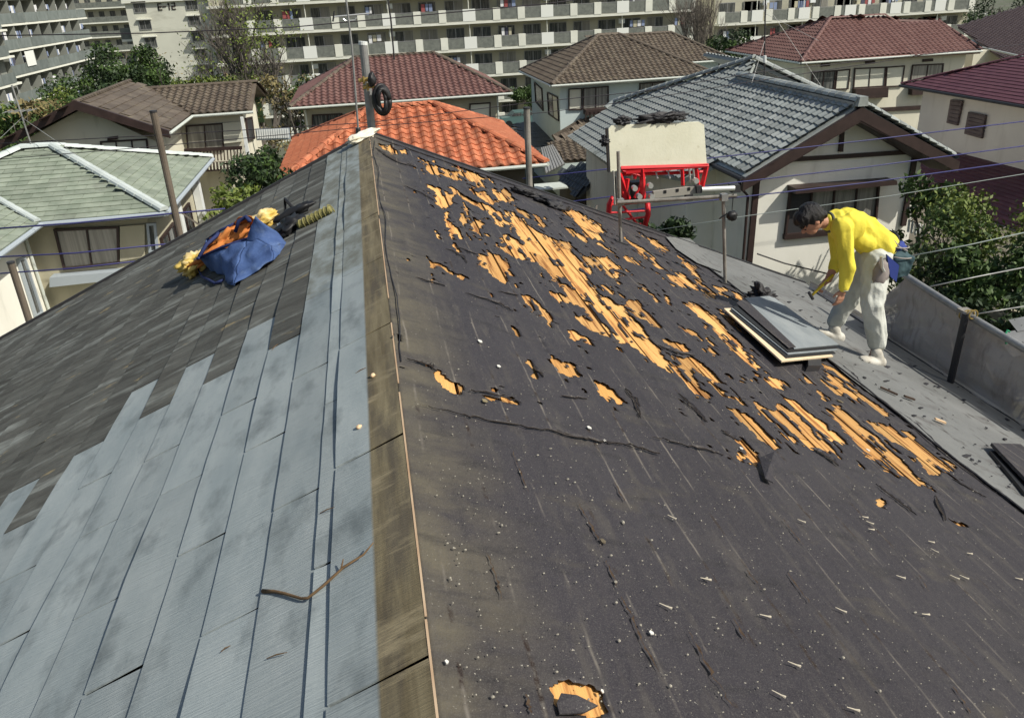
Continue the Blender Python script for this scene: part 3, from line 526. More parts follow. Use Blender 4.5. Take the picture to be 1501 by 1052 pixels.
def balcony_block(root, Y, x0, x1, zs, units, period, white_off, pil, skew=0., laundry=True, top=True):
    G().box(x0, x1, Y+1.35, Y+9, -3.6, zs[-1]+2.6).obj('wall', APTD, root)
    cl = [M_('laundry_'+n_, c) for n_, c in (('white', (.7, .7, .7)), ('blue', (.22, .27, .40)), ('red', (.30, .08, .08)), ('dark', (.07, .07, .10)), ('yellow', (.45, .42, .3)))] if not bpy.data.materials.get('laundry_white') else [bpy.data.materials['laundry_'+n_] for n_ in ('white', 'blue', 'red', 'dark', 'yellow')]
    for fi, z in enumerate(zs):
        sl_ = G(); sl_.box(x0, x1, Y, Y+1.33, z-.22, z); s_ = sl_.obj('floor_slab', APTW, root)
        G().box(x0+.02, x1-.02, Y+.03, Y+.07, z+1.02, z+1.08).obj('handrail', METAL, root)
        for xu in units:
            if xu > x1-.5 or xu < x0-6: continue
            for dx in (0, pil):
                if x0-.1 < xu+dx < x1-.3: G().box(xu+dx-.36, xu+dx+.36, Y-.03, Y+.35, z, z+1.12).obj('pier', APTW, root)
            wx = xu+white_off
            if x0 < wx-1 and wx+1 < x1:
                G().box(wx-.62, wx+.62, Y-.02, Y+.04, z+.02, z+1.12).obj('divider_panel', WHITED, root)
                G().tube([(wx+.0, Y+.25, z), (wx+.0, Y+.25, z+2.28)], .05, 6).obj('drain_pipe', APTW, root)
            segs = [(xu+.38, xu+pil-.38), (xu+pil+.38, wx-.64), (wx+.64, xu+period-.38)]
            for (a, b) in segs:
                a = max(a, x0+.05); b = min(b, x1-.05)
                if b-a < .4: continue
                G().box(a, b, Y+.02, Y+.04, z+.06, z+1.0).obj('railing', RAILG, root)
            for wx2, ww in ((xu+pil*.5-.1, 1.7), (xu+pil+1.3, 1.8), (xu+period-1.35, 1.8)):
                if x0+.5 < wx2-.8 and wx2+.8 < x1-.3:
                    q = G().box(wx2-ww/2, wx2+ww/2, Y+1.28, Y+1.36, z+.1, z+1.95).obj('window', METAL, root)
                    for k in range(2): G().box(wx2-ww/2+.06+k*ww/2, wx2+(k-1)*0+k*(ww/2)-.04+(-0), Y+1.255, Y+1.30, z+.16, z+1.88).obj('pane', random.choice([GLASS, GLASS, CURT]), q)
            if random.random() < .55: G().box(xu+pil+2.5, xu+pil+3.1, Y+.9, Y+1.25, z+1.5, z+1.95).obj('air_conditioner', WHITEP, root)
            if laundry and random.random() < .6:
                x_ = xu+random.choice([.5, pil+.5, white_off+.9])
                for k in range(random.randint(2, 5)):
                    wv = random.uniform(.18, .4)
                    if x0 < x_ < x1-.5: G().box(x_, x_+wv, Y+.45, Y+.48, z+random.uniform(.9, 1.2), z+1.75).obj('laundry', random.choice(cl), root)
                    x_ += wv+.08
U = [-1.94+7.76*k for k in range(-3, 6)]
h = thing('apartment_block', 'long cream five-storey apartment block with rows of balconies across the top', 'apartment block', (10, 90, -3.6))
balcony_block(h, 85, -13.4, 33.7, [-3.3, -.9, 1.6, 4.1, 6.6, 9.1], U, 7.76, 5.05, 2.45)
G().box(33.72, 34.0, 85, 92, -3.6, 11.7).obj('end_wall', APTW, h)
h2 = thing('apartment_end_block', 'plain cream apartment end wall marked E-12 with ten small windows', 'apartment block', (-17, 92, -3.6))
Ye = 87
G().box(-20.9, -13.42, Ye, Ye+10, -3.6, 9.7).obj('wall', APT, h2); G().box(-21.1, -13.42, Ye-.25, Ye+10.2, 9.7, 10.0).obj('roof_slab', APTW, h2)
for x, y in ((205, 12), (213, 37), (221, 62), (281, 8), (285, 31), (290, 54), (294, 79), (298, 102)):
    p = atY(x, y, Ye); q = [p+(dx, 0, dz) for dx, dz in ((-.55, .42), (.55, .42), (.55, -.42), (-.55, -.42))]
    window(h2, q, METAL, cols=2, pane=GLASS, out=F_, fw=.06); G().box(p[0]-.65, p[0]+.65, Ye-.25, Ye, p[2]+.45, p[2]+.55).obj('window_hood', APTW, h2)
digit(h2, 'E-12', atY(233, 15, Ye), .52, BROWNT, Ye-.02)
for z in (-.9, 1.6, 4.1, 6.6): 
    G().box(-22.1, -20.92, Ye+1, Ye+8, z-.2, z).obj('floor_slab', APTW, h2); G().box(-22.1, -20.92, Ye+1, Ye+1.06, z, z+1).obj('railing', RAILG, h2)
h3 = thing('apartment_block', 'apartment block with pillared balconies at the top right, right of the bare tree', 'apartment block', (50, 90, -3.6))
balcony_block(h3, 85, 36.7, 66.1, [-2.5, .05, 2.55, 5.05], [36.9+k*5.2 for k in range(6)], 5.2, 3.9, 2.45)
h4 = thing('apartment_block', 'hazy distant apartment block seen through the gap left of E-12', 'apartment block', (-60, 190, -3.6))
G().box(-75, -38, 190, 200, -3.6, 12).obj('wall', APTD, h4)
for z in (-1.5, 1.2, 3.9, 6.6, 9.3):
    G().box(-75, -38, 188.8, 190, z-.25, z).obj('floor_slab', APTW, h4); G().box(-75, -38, 188.8, 188.9, z, z+1).obj('railing', RAILG, h4)
    for k in range(17): 
        G().box(-74+k*2.1, -73+k*2.1, 189.9, 189.98, z+.2, z+2).obj('window', GLASS, h4)
# left block, facade facing +x
h5 = thing('apartment_block', 'grey-panelled apartment block with balcony laundry in the top left corner', 'apartment block', (-45, 125, -5))
def side_block(root, X, y0, y1, zs, bay):
    G().box(X-9, X-1.3, y0, y1, -6, zs[-1]+2.8).obj('wall', APTG, root); n_ = int((y1-y0)/bay)
    for z in zs:
        G().box(X-1.3, X, y0, y1, z-.22, z).obj('floor_slab', APTW, root)
        for k in range(n_):
            ya_ = y0+k*bay
            G().box(X-.06, X-.01, ya_+.08, ya_+bay-.08, z+.05, z+1.15).obj('balcony_panel', RAILF, root)
            G().box(X-1.28, X-.03, ya_-.05, ya_+.05, z, z+2.5).obj('partition', APTG, root)
            q = G().box(X-1.3, X-1.24, ya_+.6, ya_+bay-.7, z+.1, z+2).obj('window', METAL, root); G().box(X-1.25, X-1.22, ya_+.7, ya_+bay-.8, z+.2, z+1.9).obj('pane', GLASS, q)
            if random.random() < .7:
                yy = ya_+random.uniform(.4, 1.5)
                for _ in range(random.randint(2, 5)):
                    wv = random.uniform(.2, .5); G().box(X-.5, X-.46, yy, yy+wv, z+random.uniform(1.0, 1.4), z+1.95).obj('laundry', bpy.data.materials['laundry_'+random.choice(['white', 'white', 'blue', 'dark'])], root); yy += wv+.06
side_block(h5, -40, 108.6, 142.5, [-3.3, -.5, 2.55, 5.35, 8.15, 10.95], 4.2)
side_block(h5, -39.2, 86, 108.2, [-3.6, -.9, 2.0, 4.9, 7.7, 10.5], 4.2)
sh = G().box(-39.93, -39.9, 113.5, 116.5, 3.3, 5.0).obj('sheet', WHITED, h5)
# ------------------------------------------------------------ plants
def leaf_cloud(name, blobs, n, size, mats, parent=None, seed=0, **kw):
    r = np.random.default_rng(seed); w_ = np.array([b[1][0]*b[1][1]*b[1][2] for b in blobs])**.7; w_ /= w_.sum()
    k = r.choice(len(blobs), n, p=w_); C = np.array([b[0] for b in blobs])[k]; Rr = np.array([b[1] for b in blobs])[k]
    d = r.normal(size=(n, 3)); d /= np.linalg.norm(d, axis=1)[:, None]; rad = r.random(n)**.35
    c = C+d*Rr*(rad*(.8+.35*r.random(n)))[:, None]
    a = r.normal(size=(n, 3)); a /= np.linalg.norm(a, axis=1)[:, None]; b = np.cross(a, r.normal(size=(n, 3))); b /= np.linalg.norm(b, axis=1)[:, None]
    s = size*(.6+.8*r.random(n))[:, None]
    V = np.stack([c-a*s, c+b*s*.45, c+a*s, c-b*s*.45], 1).reshape(-1, 3); off = WL[parent.name] if parent else np.zeros(3)
    me = bpy.data.meshes.new(name); me.vertices.add(4*n); me.vertices.foreach_set('co', (V-off).astype(np.float32).ravel()); me.loops.add(4*n); me.loops.foreach_set('vertex_index', np.arange(4*n, dtype=np.int32))
    me.polygons.add(n); me.polygons.foreach_set('loop_start', np.arange(0, 4*n, 4, dtype=np.int32))
    mi = (r.random(n) < .0).astype(np.int32)
    if len(mats) > 1: mi = ((np.sin(c[:, 0]*2.1+seed)+np.sin(c[:, 2]*3.1)+np.sin(c[:, 1]*1.7)+r.normal(size=n)*.8) > .6).astype(np.int32)
    me.polygons.foreach_set('material_index', mi); me.update(calc_edges=True)
    for m_ in mats: me.materials.append(m_)
    return tag(link(bpy.data.objects.new(name, me), parent), **kw)
def branches(g, p, d, L_, r, depth, rnd, spread=.55, up=.25, mn=.012):
    q = p+d*L_; mid = p+d*L_*.5+np.array([rnd.uniform(-1, 1), rnd.uniform(-1, 1), 0])*L_*.05
    g.tube([p, mid, q], [r, r*.85, r*.7], 5 if depth > 1 else 3, cap=False)
    if depth == 0: return
    for k in range(rnd.choice([2, 3, 3])):
        nd = d+np.array([rnd.gauss(0, spread), rnd.gauss(0, spread), rnd.gauss(up, .2)]); nd /= np.linalg.norm(nd)
        branches(g, p+d*L_*rnd.uniform(.55, 1), nd, L_*rnd.uniform(.6, .82), max(r*.58, mn), depth-1, rnd, spread, up, mn)
def bare_tree(label, base, H, seed, buds=None, nb=600, depth=5, group=None, r=.16, spread=.42, stems=1, cat='bare tree', bs_=.07, mn=.012):
    t = thing('bare_tree', label, cat, base, group); rnd = random.Random(seed); g = G(); base = np.array(base, float)
    for k in range(stems):
        d = np.array([rnd.gauss(0, .12 if stems > 1 else .04), rnd.gauss(0, .1), 1]); d /= np.linalg.norm(d)
        branches(g, base+np.array([.2*k, 0, 0])*(stems > 1), d, H*.3, r, depth, rnd, spread, .3, mn)
    g.obj('branches', BARK, t, solid=False)
    if buds: leaf_cloud('crown', [(base+np.array([rnd.gauss(0, H*.16), rnd.gauss(0, H*.12), H*rnd.uniform(.45, .95)]), (H*.16, H*.14, H*.13)) for _ in range(14)], int(nb*1.6), bs_, [buds], t, seed)
    return t
def leafy_tree(label, base, top, rx, seed, mats, n=2500, size=.16, cat='tree', name='leafy_tree', nb=14, group=None, low=.35):
    t = thing(name, label, cat, base, group); rnd = random.Random(seed); base = np.array(base, float); H = top-base[2]
    g = G(); branches(g, base, np.array([0, 0, 1.]), H*.4, .03+H*.018, 3, rnd, .5, .3); g.obj('trunk', BARK, t, solid=False)
    bl_ = []
    for _ in range(nb):
        f = rnd.uniform(low, .92); wv = rx*math.sqrt(max(.12, 1-((f-.55)/.5)**2))
        a = rnd.uniform(0, 6.28); q = rnd.uniform(.25, .95)*wv; s = rnd.uniform(.18, .42)*rx
        bl_.append((base+np.array([math.cos(a)*q, math.sin(a)*q, f*H]), (s, s, min(s*.8, H*.2))))
    leaf_cloud('crown', bl_, n, size, mats, t, seed); return t
def at_base(x, ytop, Y, z0=-3.4): p = atY(x, ytop, Y); return (p[0], Y, z0), p[2]
for i, (x, yt, Y, rx, mm, lab, n_) in enumerate([
    (165, 62, 62, 2.6, [LEAFM, LEAFD], 'rounded green tree below the distant flats, left of E-12', 2600), (150, 92, 55, 2.2, [LEAFD, LEAFM], 'dark evergreen tree between the left flats and the brown roof', 2400),
    (215, 88, 56, 2.1, [LEAFD, LEAFM], 'dark bushy tree under the E-12 wall, left of the hedge', 2400), (190, 78, 66, 3.0, [LEAFD, LEAFM], 'tall dark tree touching the left foot of the E-12 wall', 2600),
    (235, 95, 52, 1.3, [LEAFM, LEAFD], 'small dense tree just behind the ridge of the brown roof', 1500), (18, 165, 40, 2.6, [LEAFM, LEAFO], 'thin yellow-green tree in front of the left flats', 1700), (75, 150, 48, 2.4, [LEAFM, LEAFO], 'sparse spring tree over the left gable of the brown roof', 1500),
    (1088, 38, 66, 3.0, [LEAFD, LEAFM], 'dark round tree behind the red-brown roof near the mast', 2600), (1065, 60, 58, 1.6, [LEAFM, LEAFD], 'small green tree between blue walled house and red-brown roof', 1500),
    (1470, -8, 78, 4.5, [LEAFD, LEAFM], 'dark tree at the top right corner behind the charcoal roof', 2600), (420, 105, 52, 2.0, [LEAFO, LEAFM], 'pale budding tree left of the red-brown hip roof', 900),
    (768, 128, 81, 2.3, [LEAFM, LEAFD], 'green bush above the parked green car', 1500), (1175, 62, 60, 1.6, [LEAFO, LEAFD], 'thin shrub behind the ridge of the red-brown roof', 700),
    (45, 135, 60, 3.0, [LEAFM, LEAFY], 'loose spring tree in front of the third row of the left flats', 2200), (110, 108, 70, 3.2, [LEAFM, LEAFD], 'green tree at the right foot of the left flats', 2400), (5, 140, 34, 1.8, [LEAFM, LEAFO], 'thin yellowish tree at the left edge of the picture', 1500),
    (310, 112, 50, 1.5, [LEAFM, LEAFO], 'low bush behind the tiled wing of the brown roof', 1300), (170, 100, 48, 1.6, [LEAFD, LEAFD], 'very dark bush right behind the peak of the brown roof', 2200), (60, 172, 38, 1.5, [LEAFY, LEAFM], 'bright bush peeking over the left gable slope of the brown roof', 1300)]):
    b_, z_ = at_base(x, yt, Y, -1.5 if Y > 60 else 0); leafy_tree(lab, b_, z_, rx*1.1, 100+i, mm, int(n_*2.2), .125)
t = thing('hedge', 'bright green clipped hedge at the foot of the E-12 wall', 'hedge', tuple(atY(260, 125, 60)))
a_ = atY(250, 120, 60); leaf_cloud('foliage', [(a_+(k*.5, 0, -.6), (.6, .7, .9)) for k in range(-5, 12)], 5000, .12, [LEAFM, LEAFY], t, 5)
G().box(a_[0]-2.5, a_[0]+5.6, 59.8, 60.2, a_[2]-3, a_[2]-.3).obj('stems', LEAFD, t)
for i, (x, yt, Y, sp, bu, nb, lab, st, rr) in enumerate([
    (272, 52, 74, .38, None, 0, 'small bare tree with dark trunk in front of the E-12 wall', 1, .13), (255, 72, 70, .45, LEAFO, 250, 'low twiggy tree left of the bare tree at the E-12 wall', 1, .08),
    (335, -40, 62, .36, LEAFY, 420, 'tall many-stemmed bare tree with yellow buds before the balconies', 3, .24), (362, -5, 60, .42, LEAFY, 700, 'spreading bare tree with yellow-green buds right of the tall one', 2, .2),
    (300, -30, 66, .30, None, 0, 'pale slender bare tree crossing the corner of E-12', 2, .09), (1037, -60, 70, .20, None, 0, 'tall brushy bare tree between the two cream apartment blocks', 4, .17),
    (975, 22, 72, .42, None, 0, 'small dark bare tree in front of the right end of the long block', 1, .10), (1270, -5, 72, .4, None, 0, 'leafless tree in front of the top right balconies', 2, .09), (405, 90, 52, .4, LEAFO, 300, 'little budding tree left of the red-brown hip roof', 1, .07)]):
    b_, z_ = at_base(x, yt, Y, -3 if Y > 65 else -1); bare_tree(lab, b_, (z_-b_[2]), 40+i, bu, nb, 6 if i in (2, 5) else 5, None, rr, sp, st, bs_=.10, mn=.013)
def shrub(lab, x, y, Y, top, rx, mats, n, seed, size=.07): 
    p = atY(x, y, Y); leafy_tree(lab, (p[0], Y, 0), atY(x, top, Y)[2], rx, seed, mats, n, size, 'shrub', 'garden_shrub', 34, low=.15)
shrub('dark green garden shrub below the wooden balcony', 378, 270, 21, 200, 1.35, [LEAFD, LEAFM], 8000, 201)
shrub('bright green shrub beside the pale slate house', 343, 290, 18, 250, 1.0, [LEAFY, LEAFM], 5500, 202)
shrub('green bush in front of the corrugated canopy', 410, 230, 30, 205, 1.2, [LEAFM, LEAFD], 4000, 203, .09)
shrub('dark climbing shrub between the wooden balcony and the orange roof', 395, 260, 25, 215, 1.2, [LEAFD, LEAFD], 5000, 209)
shrub('large yellow-green tree right of the white gabled house', 1425, 370, 14.5, 262, 1.45, [LEAFY, LEAFM], 8500, 204, .055)
shrub('bright green conical shrub under the maroon lean-to roof', 1380, 300, 16.5, 240, .95, [LEAFM, LEAFY], 5000, 205)
shrub('dark evergreen shrub at the right edge behind the net', 1480, 420, 12.5, 330, 1.3, [LEAFD, LEAFM], 8000, 206)
shrub('low dark shrub between the white gabled house and the net', 1375, 440, 13, 335, 1.1, [LEAFD, LEAFD], 6000, 207)
shrub('dark green tree behind the hoist frame against the white wall', 975, 330, 14.5, 282, .8, [LEAFD, LEAFD], 7500, 208)
shrub('dark hedge filling the corner between the net and the slate shed', 1452, 470, 10.8, 425, 1.1, [LEAFD, LEAFD], 6000, 210)
shrub('dark low bush at the foot of the tall yellow-green tree', 1412, 455, 12, 395, 1.0, [LEAFD, LEAFM], 5000, 211)
t = thing('wire_trellis', 'dark curved metal clothes rail on the side of the white gabled house', 'rail', tuple(atY(1335, 300, 17)))
G().tube(qY([(1330, 305), (1371, 304), (1373, 297), (1335, 287)], 17.2), .035, 6).obj('rail', METAL, t)
for k in range(5): G().tube(qY([(1333+k*5, 322+k*2), (1331+k*5, 340+k*2)], 17.2), .03, 5).obj('slat', WHITEP, t)
# ------------------------------------------------------------ scaffold uprights and overhead wires
def pole(lab, top, bot, Y, r, m_, ext=4, cap=None):
    a, b = atY(*top, Y), atY(*bot, Y); b = b.copy(); b[2] -= ext; b[0] = a[0]+(b[0]-a[0]); t = thing('scaffold_pole', lab, 'pole', tuple(b)); G().tube([b, a], r, 12).obj('pole', m_, t)
    G().tube([a, a+(0, 0, .02)], r*1.08, 12).obj('end_cap', DSTEEL if cap is None else cap, t); return t
POLEW = M_('pole_timber', (.10, .08, .06), (.16, .13, .10), (20, 20, 2), .85, .2, 40)
pole('brown timber pole in front of the pale slate roof', (225, 165), (262, 347), 9.4, .037, POLEW); pole('short brown pole at the left edge of the near roof', (16, 386), (45, 472), 9.2, .037, POLEW)
pole('grey wooden pole between the orange roof and the hoist', (772, 160), (777, 272), 9.6, .038, DRUST)
WB = M_('blue_cable', (.035, .035, .13), rough=.5); WD = M_('dark_cable', (.03, .025, .03), rough=.5); WG = M_('pale_cable', (.2, .23, .22), rough=.5)
for i, (pts, Y, r, m_, lab) in enumerate([
    ([(-30, 53), (215, 49), (430, 40), (800, 6), (1000, -20)], 30, .028, WD, 'thick dark wire crossing the apartment balconies'),
    ([(-30, 212), (220, 199), (540, 180), (774, 151), (935, 135), (1120, 105), (1501, 65)], 16, .011, WD, 'upper thin dark wire passing over the orange roof'),
    ([(-30, 236), (225, 215), (540, 186), (800, 165), (935, 147), (1095, 121), (1310, 88)], 16.5, .011, WD, 'lower thin dark wire passing over the orange roof'),
    ([(-30, 337), (110, 327), (243, 314), (330, 306)], 10.5, .016, WB, 'blue cable over the gutter of the pale slate house'),
    ([(-30, 378), (110, 371), (250, 357)], 10.5, .014, WB, 'blue cable across the front window of the pale slate house'),
    ([(-30, 403), (110, 393), (207, 382)], 10.5, .013, WB, 'lowest blue cable left of the near roof'),
    ([(766, 262), (880, 249), (1040, 232), (1270, 206), (1501, 178)], 12, .014, WB, 'highest blue cable across the white gable'),
    ([(780, 303), (905, 287), (1040, 272), (1270, 245), (1501, 214)], 11.5, .014, WB, 'middle blue cable across the white gable'),
    ([(880, 314), (1040, 294), (1270, 268), (1501, 236)], 11, .014, WB, 'lower blue cable across the white gable above the worker'),
    ([(960, 338), (1098, 316), (1300, 288), (1501, 255)], 10.5, .008, WG, 'thin pale wire running behind the head of the worker'),
    ([(1325, 377), (1420, 359), (1501, 341)], 9.5, .012, WG, 'pale wire above the net railing'), ([(1363, 420), (1430, 406), (1501, 392)], 8.5, .013, METAL, 'grey wire just over the net railing'),
    ([(1432, 460), (1501, 449)], 7.5, .011, METAL, 'short grey wire tied at the railing clamp'), ([(60, 200), (190, 160)], 20, .008, WD, 'x')][:13]):
    P = qY(pts, Y); tag(G().tube(P, r*.68, 6).obj('overhead_wire', m_, None, smooth=True), lab, 'wire', 'overhead wires')

# ------------------------------------------------------------ the roof being stripped
h = thing('stripped_roof', 'near gable roof, grey slates on the left pitch, torn black felt over orange boards on the right', 'roof', (0, 4, 8.3))
G().prism([(-5.4, -2.5, 5.6), (4.6, -2.5, 5.9), (4.6, 8.2, 5.9), (.0, 8.2, 8.1), (-5.0, 8.2, 5.75)], (0, .2, 0)).obj('gable_wall', WALLC, h)
G().box(-5.0, 4.5, -2.4, 8.2, 0, 5.7).obj('wall', WALLC, h)
dr = G().prism([PR(0, -2.5, -.06), PR(4.98, -2.5, -.06), PR(4.98, RY, -.06), PR(0, RY, -.06)], NR*-.05).obj('roof_deck', DECK, h)
dl = G().prism([PL(0, -2.5, -.03), PL(-5.6, -2.5, -.03), PL(-5.6, RY, -.03), PL(0, RY, -.03)], NL*-.08).obj('roof_deck', DECK, h)
CS = math.hypot(1, SLR); RR = np.array([[1/CS, 0, NR[0]], [0, 1, 0], [-SLR/CS, 0, NR[2]]])
CL = math.hypot(1, SLL)
# sheathing boards under the felt
bw = .165; bms = []
for L_ in (3.0, 2.2, 3.6):
    g = G(); g.box(-bw*CS/2+.008, bw*CS/2-.008, 0, L_-.008, -.014, 0); bms.append((g.mesh('board', WOOD), L_))
nb = 0
for i in range(int(4.9/bw)):
    X = .06+(i+.5)*bw; y = -.5-random.choice([0, .6, 1.4, 2.1])
    while y < RY-.05:
        me, L_ = random.choice(bms)
        if y+L_ > RY-.03: y2 = RY-.03-L_
        else: y2 = y
        if y+L_ > 1.0:
            inst('board', me, dr, PR(X, y if y2 == y else y, -.007+random.uniform(-.003, .001)), RR) if y2 == y else G().add([PR(X-bw/2+.003, y, -.014), PR(X+bw/2-.006, y, -.014), PR(X+bw/2-.006, RY-.03, -.014), PR(X-bw/2+.006, RY-.03, -.014)], [(0, 1, 2, 3)]).obj('board', WOOD, dr, solid=False)
        y += L_
# torn felt: traced holes
HO = []
def Z(ox, oy, s, lst, **k):
    for p in lst: HO.append(([(ox+x/s, oy+y/s) for x, y in p], k.get('dark', False)))
Z(520, 180, 2.505, [[(90, 80), (130, 85), (200, 110), (170, 118), (120, 105)], [(215, 128), (260, 140), (300, 160), (350, 180), (400, 180), (440, 200), (480, 235), (440, 235), (400, 215), (350, 205), (290, 190), (260, 180), (250, 150)],
 [(355, 152), (400, 160), (450, 190), (490, 210), (460, 215), (400, 185)], [(270, 228), (310, 240), (350, 265), (370, 300), (340, 300), (330, 330), (300, 300), (290, 260)], [(325, 340), (350, 345), (380, 400), (390, 470), (365, 450), (340, 400)],
 [(345, 235), (380, 255), (450, 290), (470, 310), (440, 300), (370, 265)], [(430, 248), (480, 250), (520, 290), (500, 300), (460, 270)], [(395, 335), (430, 340), (470, 370), (450, 375), (450, 395), (420, 390), (395, 360)],
 [(450, 290), (500, 305), (550, 345), (570, 385), (540, 380), (480, 350), (510, 345), (460, 315)], [(500, 240), (560, 245), (590, 280), (540, 290)], [(520, 410), (570, 410), (610, 440), (640, 500), (600, 495), (560, 470), (520, 450), (560, 445)],
 [(580, 300), (620, 320), (680, 345), (710, 385), (680, 380), (640, 350), (600, 325)], [(700, 280), (760, 300), (830, 330), (870, 355), (910, 380), (900, 400), (870, 385), (930, 465), (880, 440), (820, 370), (790, 340), (740, 310)],
 [(770, 385), (820, 395), (870, 430), (840, 435), (790, 410)], [(555, 330), (600, 335), (660, 395), (740, 430), (790, 440), (850, 500), (880, 580), (930, 640), (960, 680), (960, 810), (900, 760), (850, 690), (770, 600), (720, 560), (650, 500), (600, 430), (590, 400)],
 [(455, 485), (520, 490), (580, 530), (550, 560), (550, 590), (510, 560), (470, 520)], [(280, 515), (330, 530), (400, 560), (430, 575), (380, 565), (320, 540)], [(600, 620), (650, 640), (680, 670), (715, 705), (715, 745), (680, 720), (640, 680)],
 [(710, 620), (760, 630), (800, 660), (780, 670), (730, 645)], [(830, 720), (880, 730), (930, 790), (880, 770)], [(695, 868), (740, 875), (770, 850), (800, 870), (815, 920), (810, 945), (760, 930), (730, 890)],
 [(290, 922), (350, 930), (385, 945), (390, 980), (360, 985), (320, 960)], [(880, 940), (930, 960), (952, 1010), (930, 1020), (900, 980)], [(480, 1005), (540, 1010), (605, 1035), (560, 1040), (500, 1020)], [(780, 765), (820, 770), (850, 800), (810, 795)]])
Z(800, 280, 2.505, [[(0, 180), (60, 190), (120, 230), (165, 290), (180, 350), (240, 400), (270, 430), (330, 480), (370, 540), (420, 580), (450, 655), (380, 620), (310, 560), (240, 540), (190, 520), (130, 480), (170, 470), (130, 430), (90, 400), (40, 330), (0, 300)],
 [(0, 30), (80, 60), (140, 90), (180, 110), (215, 150), (190, 140), (220, 215), (170, 190), (110, 110), (60, 80)], [(70, 135), (130, 150), (160, 185), (120, 175)], [(150, 240), (200, 235), (250, 260), (305, 295), (240, 285), (290, 340), (240, 320), (190, 290)],
 [(260, 425), (340, 405), (380, 450), (425, 495), (390, 500), (340, 460)], [(345, 150), (400, 175), (470, 225), (430, 220), (380, 190)], [(290, 170), (340, 200), (400, 250), (445, 300), (400, 280), (350, 240), (310, 200)], [(275, 238), (320, 245), (360, 280), (310, 265)],
 [(455, 315), (520, 310), (580, 345), (640, 390), (600, 385), (540, 365), (480, 345)], [(480, 230), (530, 270), (570, 320), (540, 310)], [(495, 400), (560, 420), (620, 460), (680, 520), (740, 600), (790, 640), (760, 650), (700, 600), (640, 540), (560, 460)],
 [(485, 500), (540, 510), (590, 560), (650, 610), (620, 600), (560, 540)], [(640, 440), (680, 450), (720, 520), (760, 540), (700, 510)], [(620, 350), (680, 360), (640, 370), (680, 395), (650, 390)], [(665, 340), (700, 350), (760, 410), (720, 405), (680, 380)],
 [(400, 570), (470, 600), (540, 610), (600, 660), (650, 700), (600, 695), (560, 660), (600, 760), (540, 740), (470, 660), (430, 610)], [(420, 540), (480, 550), (540, 590), (550, 605), (480, 580)], [(590, 710), (650, 730), (700, 760), (720, 780), (660, 770), (610, 740)],
 [(665, 685), (720, 690), (730, 705), (690, 702)], [(795, 690), (850, 700), (880, 735), (840, 730)], [(540, 210), (600, 225), (640, 255), (600, 245)], [(680, 805), (740, 820), (800, 860), (870, 950), (820, 940), (760, 890)],
 [(780, 790), (850, 785), (920, 830), (1000, 930), (960, 940), (900, 920), (850, 880)], [(880, 760), (930, 780), (1000, 850), (1000, 880), (940, 830)], [(680, 910), (730, 915), (770, 960), (770, 1005), (720, 1000), (650, 985), (700, 965)],
 [(180, 695), (220, 705), (260, 750), (270, 780), (240, 785), (200, 740)], [(50, 600), (90, 605), (115, 660), (110, 690), (70, 680)], [(0, 620), (40, 635), (60, 660), (20, 640)], [(430, 380), (465, 400), (450, 410)], [(350, 355), (400, 380), (370, 378)],
 [(215, 345), (260, 370), (240, 380)], [(85, 515), (150, 545), (110, 560)], [(240, 568), (275, 572), (280, 590)]])
Z(1000, 400, 2.631, [[(540, 355), (600, 370), (660, 430), (720, 480), (790, 530), (820, 555), (770, 545), (700, 490), (640, 470), (560, 400)], [(540, 400), (600, 440), (630, 470), (590, 470), (550, 440)],
 [(560, 525), (610, 525), (700, 600), (760, 650), (830, 710), (945, 820), (890, 810), (800, 750), (700, 690), (620, 600)], [(715, 560), (780, 580), (880, 620), (940, 670), (1010, 730), (1020, 780), (950, 775), (890, 700), (800, 640), (740, 600)],
 [(290, 515), (370, 510), (440, 540), (490, 600), (600, 700), (520, 680), (400, 640), (340, 580)], [(390, 485), (460, 520), (530, 560), (620, 650), (570, 645), (480, 570), (420, 520)], [(765, 890), (795, 895), (800, 915), (770, 912)],
 [(1030, 735), (1060, 745), (1070, 760), (1040, 755)], [(1035, 955), (1080, 970), (1095, 985), (1055, 975)], [(460, 380), (510, 430), (480, 420)], [(530, 460), (570, 500), (560, 510)]])
Z(0, 0, 1, [[(816, 1002), (863, 992), (884, 1036), (840, 1046), (815, 1030)]])
DX = .0125; XE = 3.30
xs = np.arange(.0, XE+1e-6, DX); ysg = np.arange(.4, RY, DX); GX, GY = np.meshgrid(xs, ysg, indexing='ij')
wx = fbm(GX*7, GY*3.2, 11)*.03+fbm(GX*26, GY*7, 12)*.028; wy = fbm(GX*9, GY*2.2, 13)*.12+fbm(GX*34, GY*6, 14)*.09
wx = wx+fbm(GX*4, GY*9, 15)*.012; ws_ = np.clip(GY/5.5, .18, 1); wx = wx*ws_; wy = wy*ws_
SD = np.full(GX.shape, 9.)       # > 0: felt, < 0: hole
def seg_dist(px, py, a, b):
    a = np.array(a); b = np.array(b); d = b-a; t = np.clip(((px-a[0])*d[0]+(py-a[1])*d[1])/(d@d+1e-12), 0, 1); return np.hypot(px-a[0]-t*d[0], py-a[1]-t*d[1])
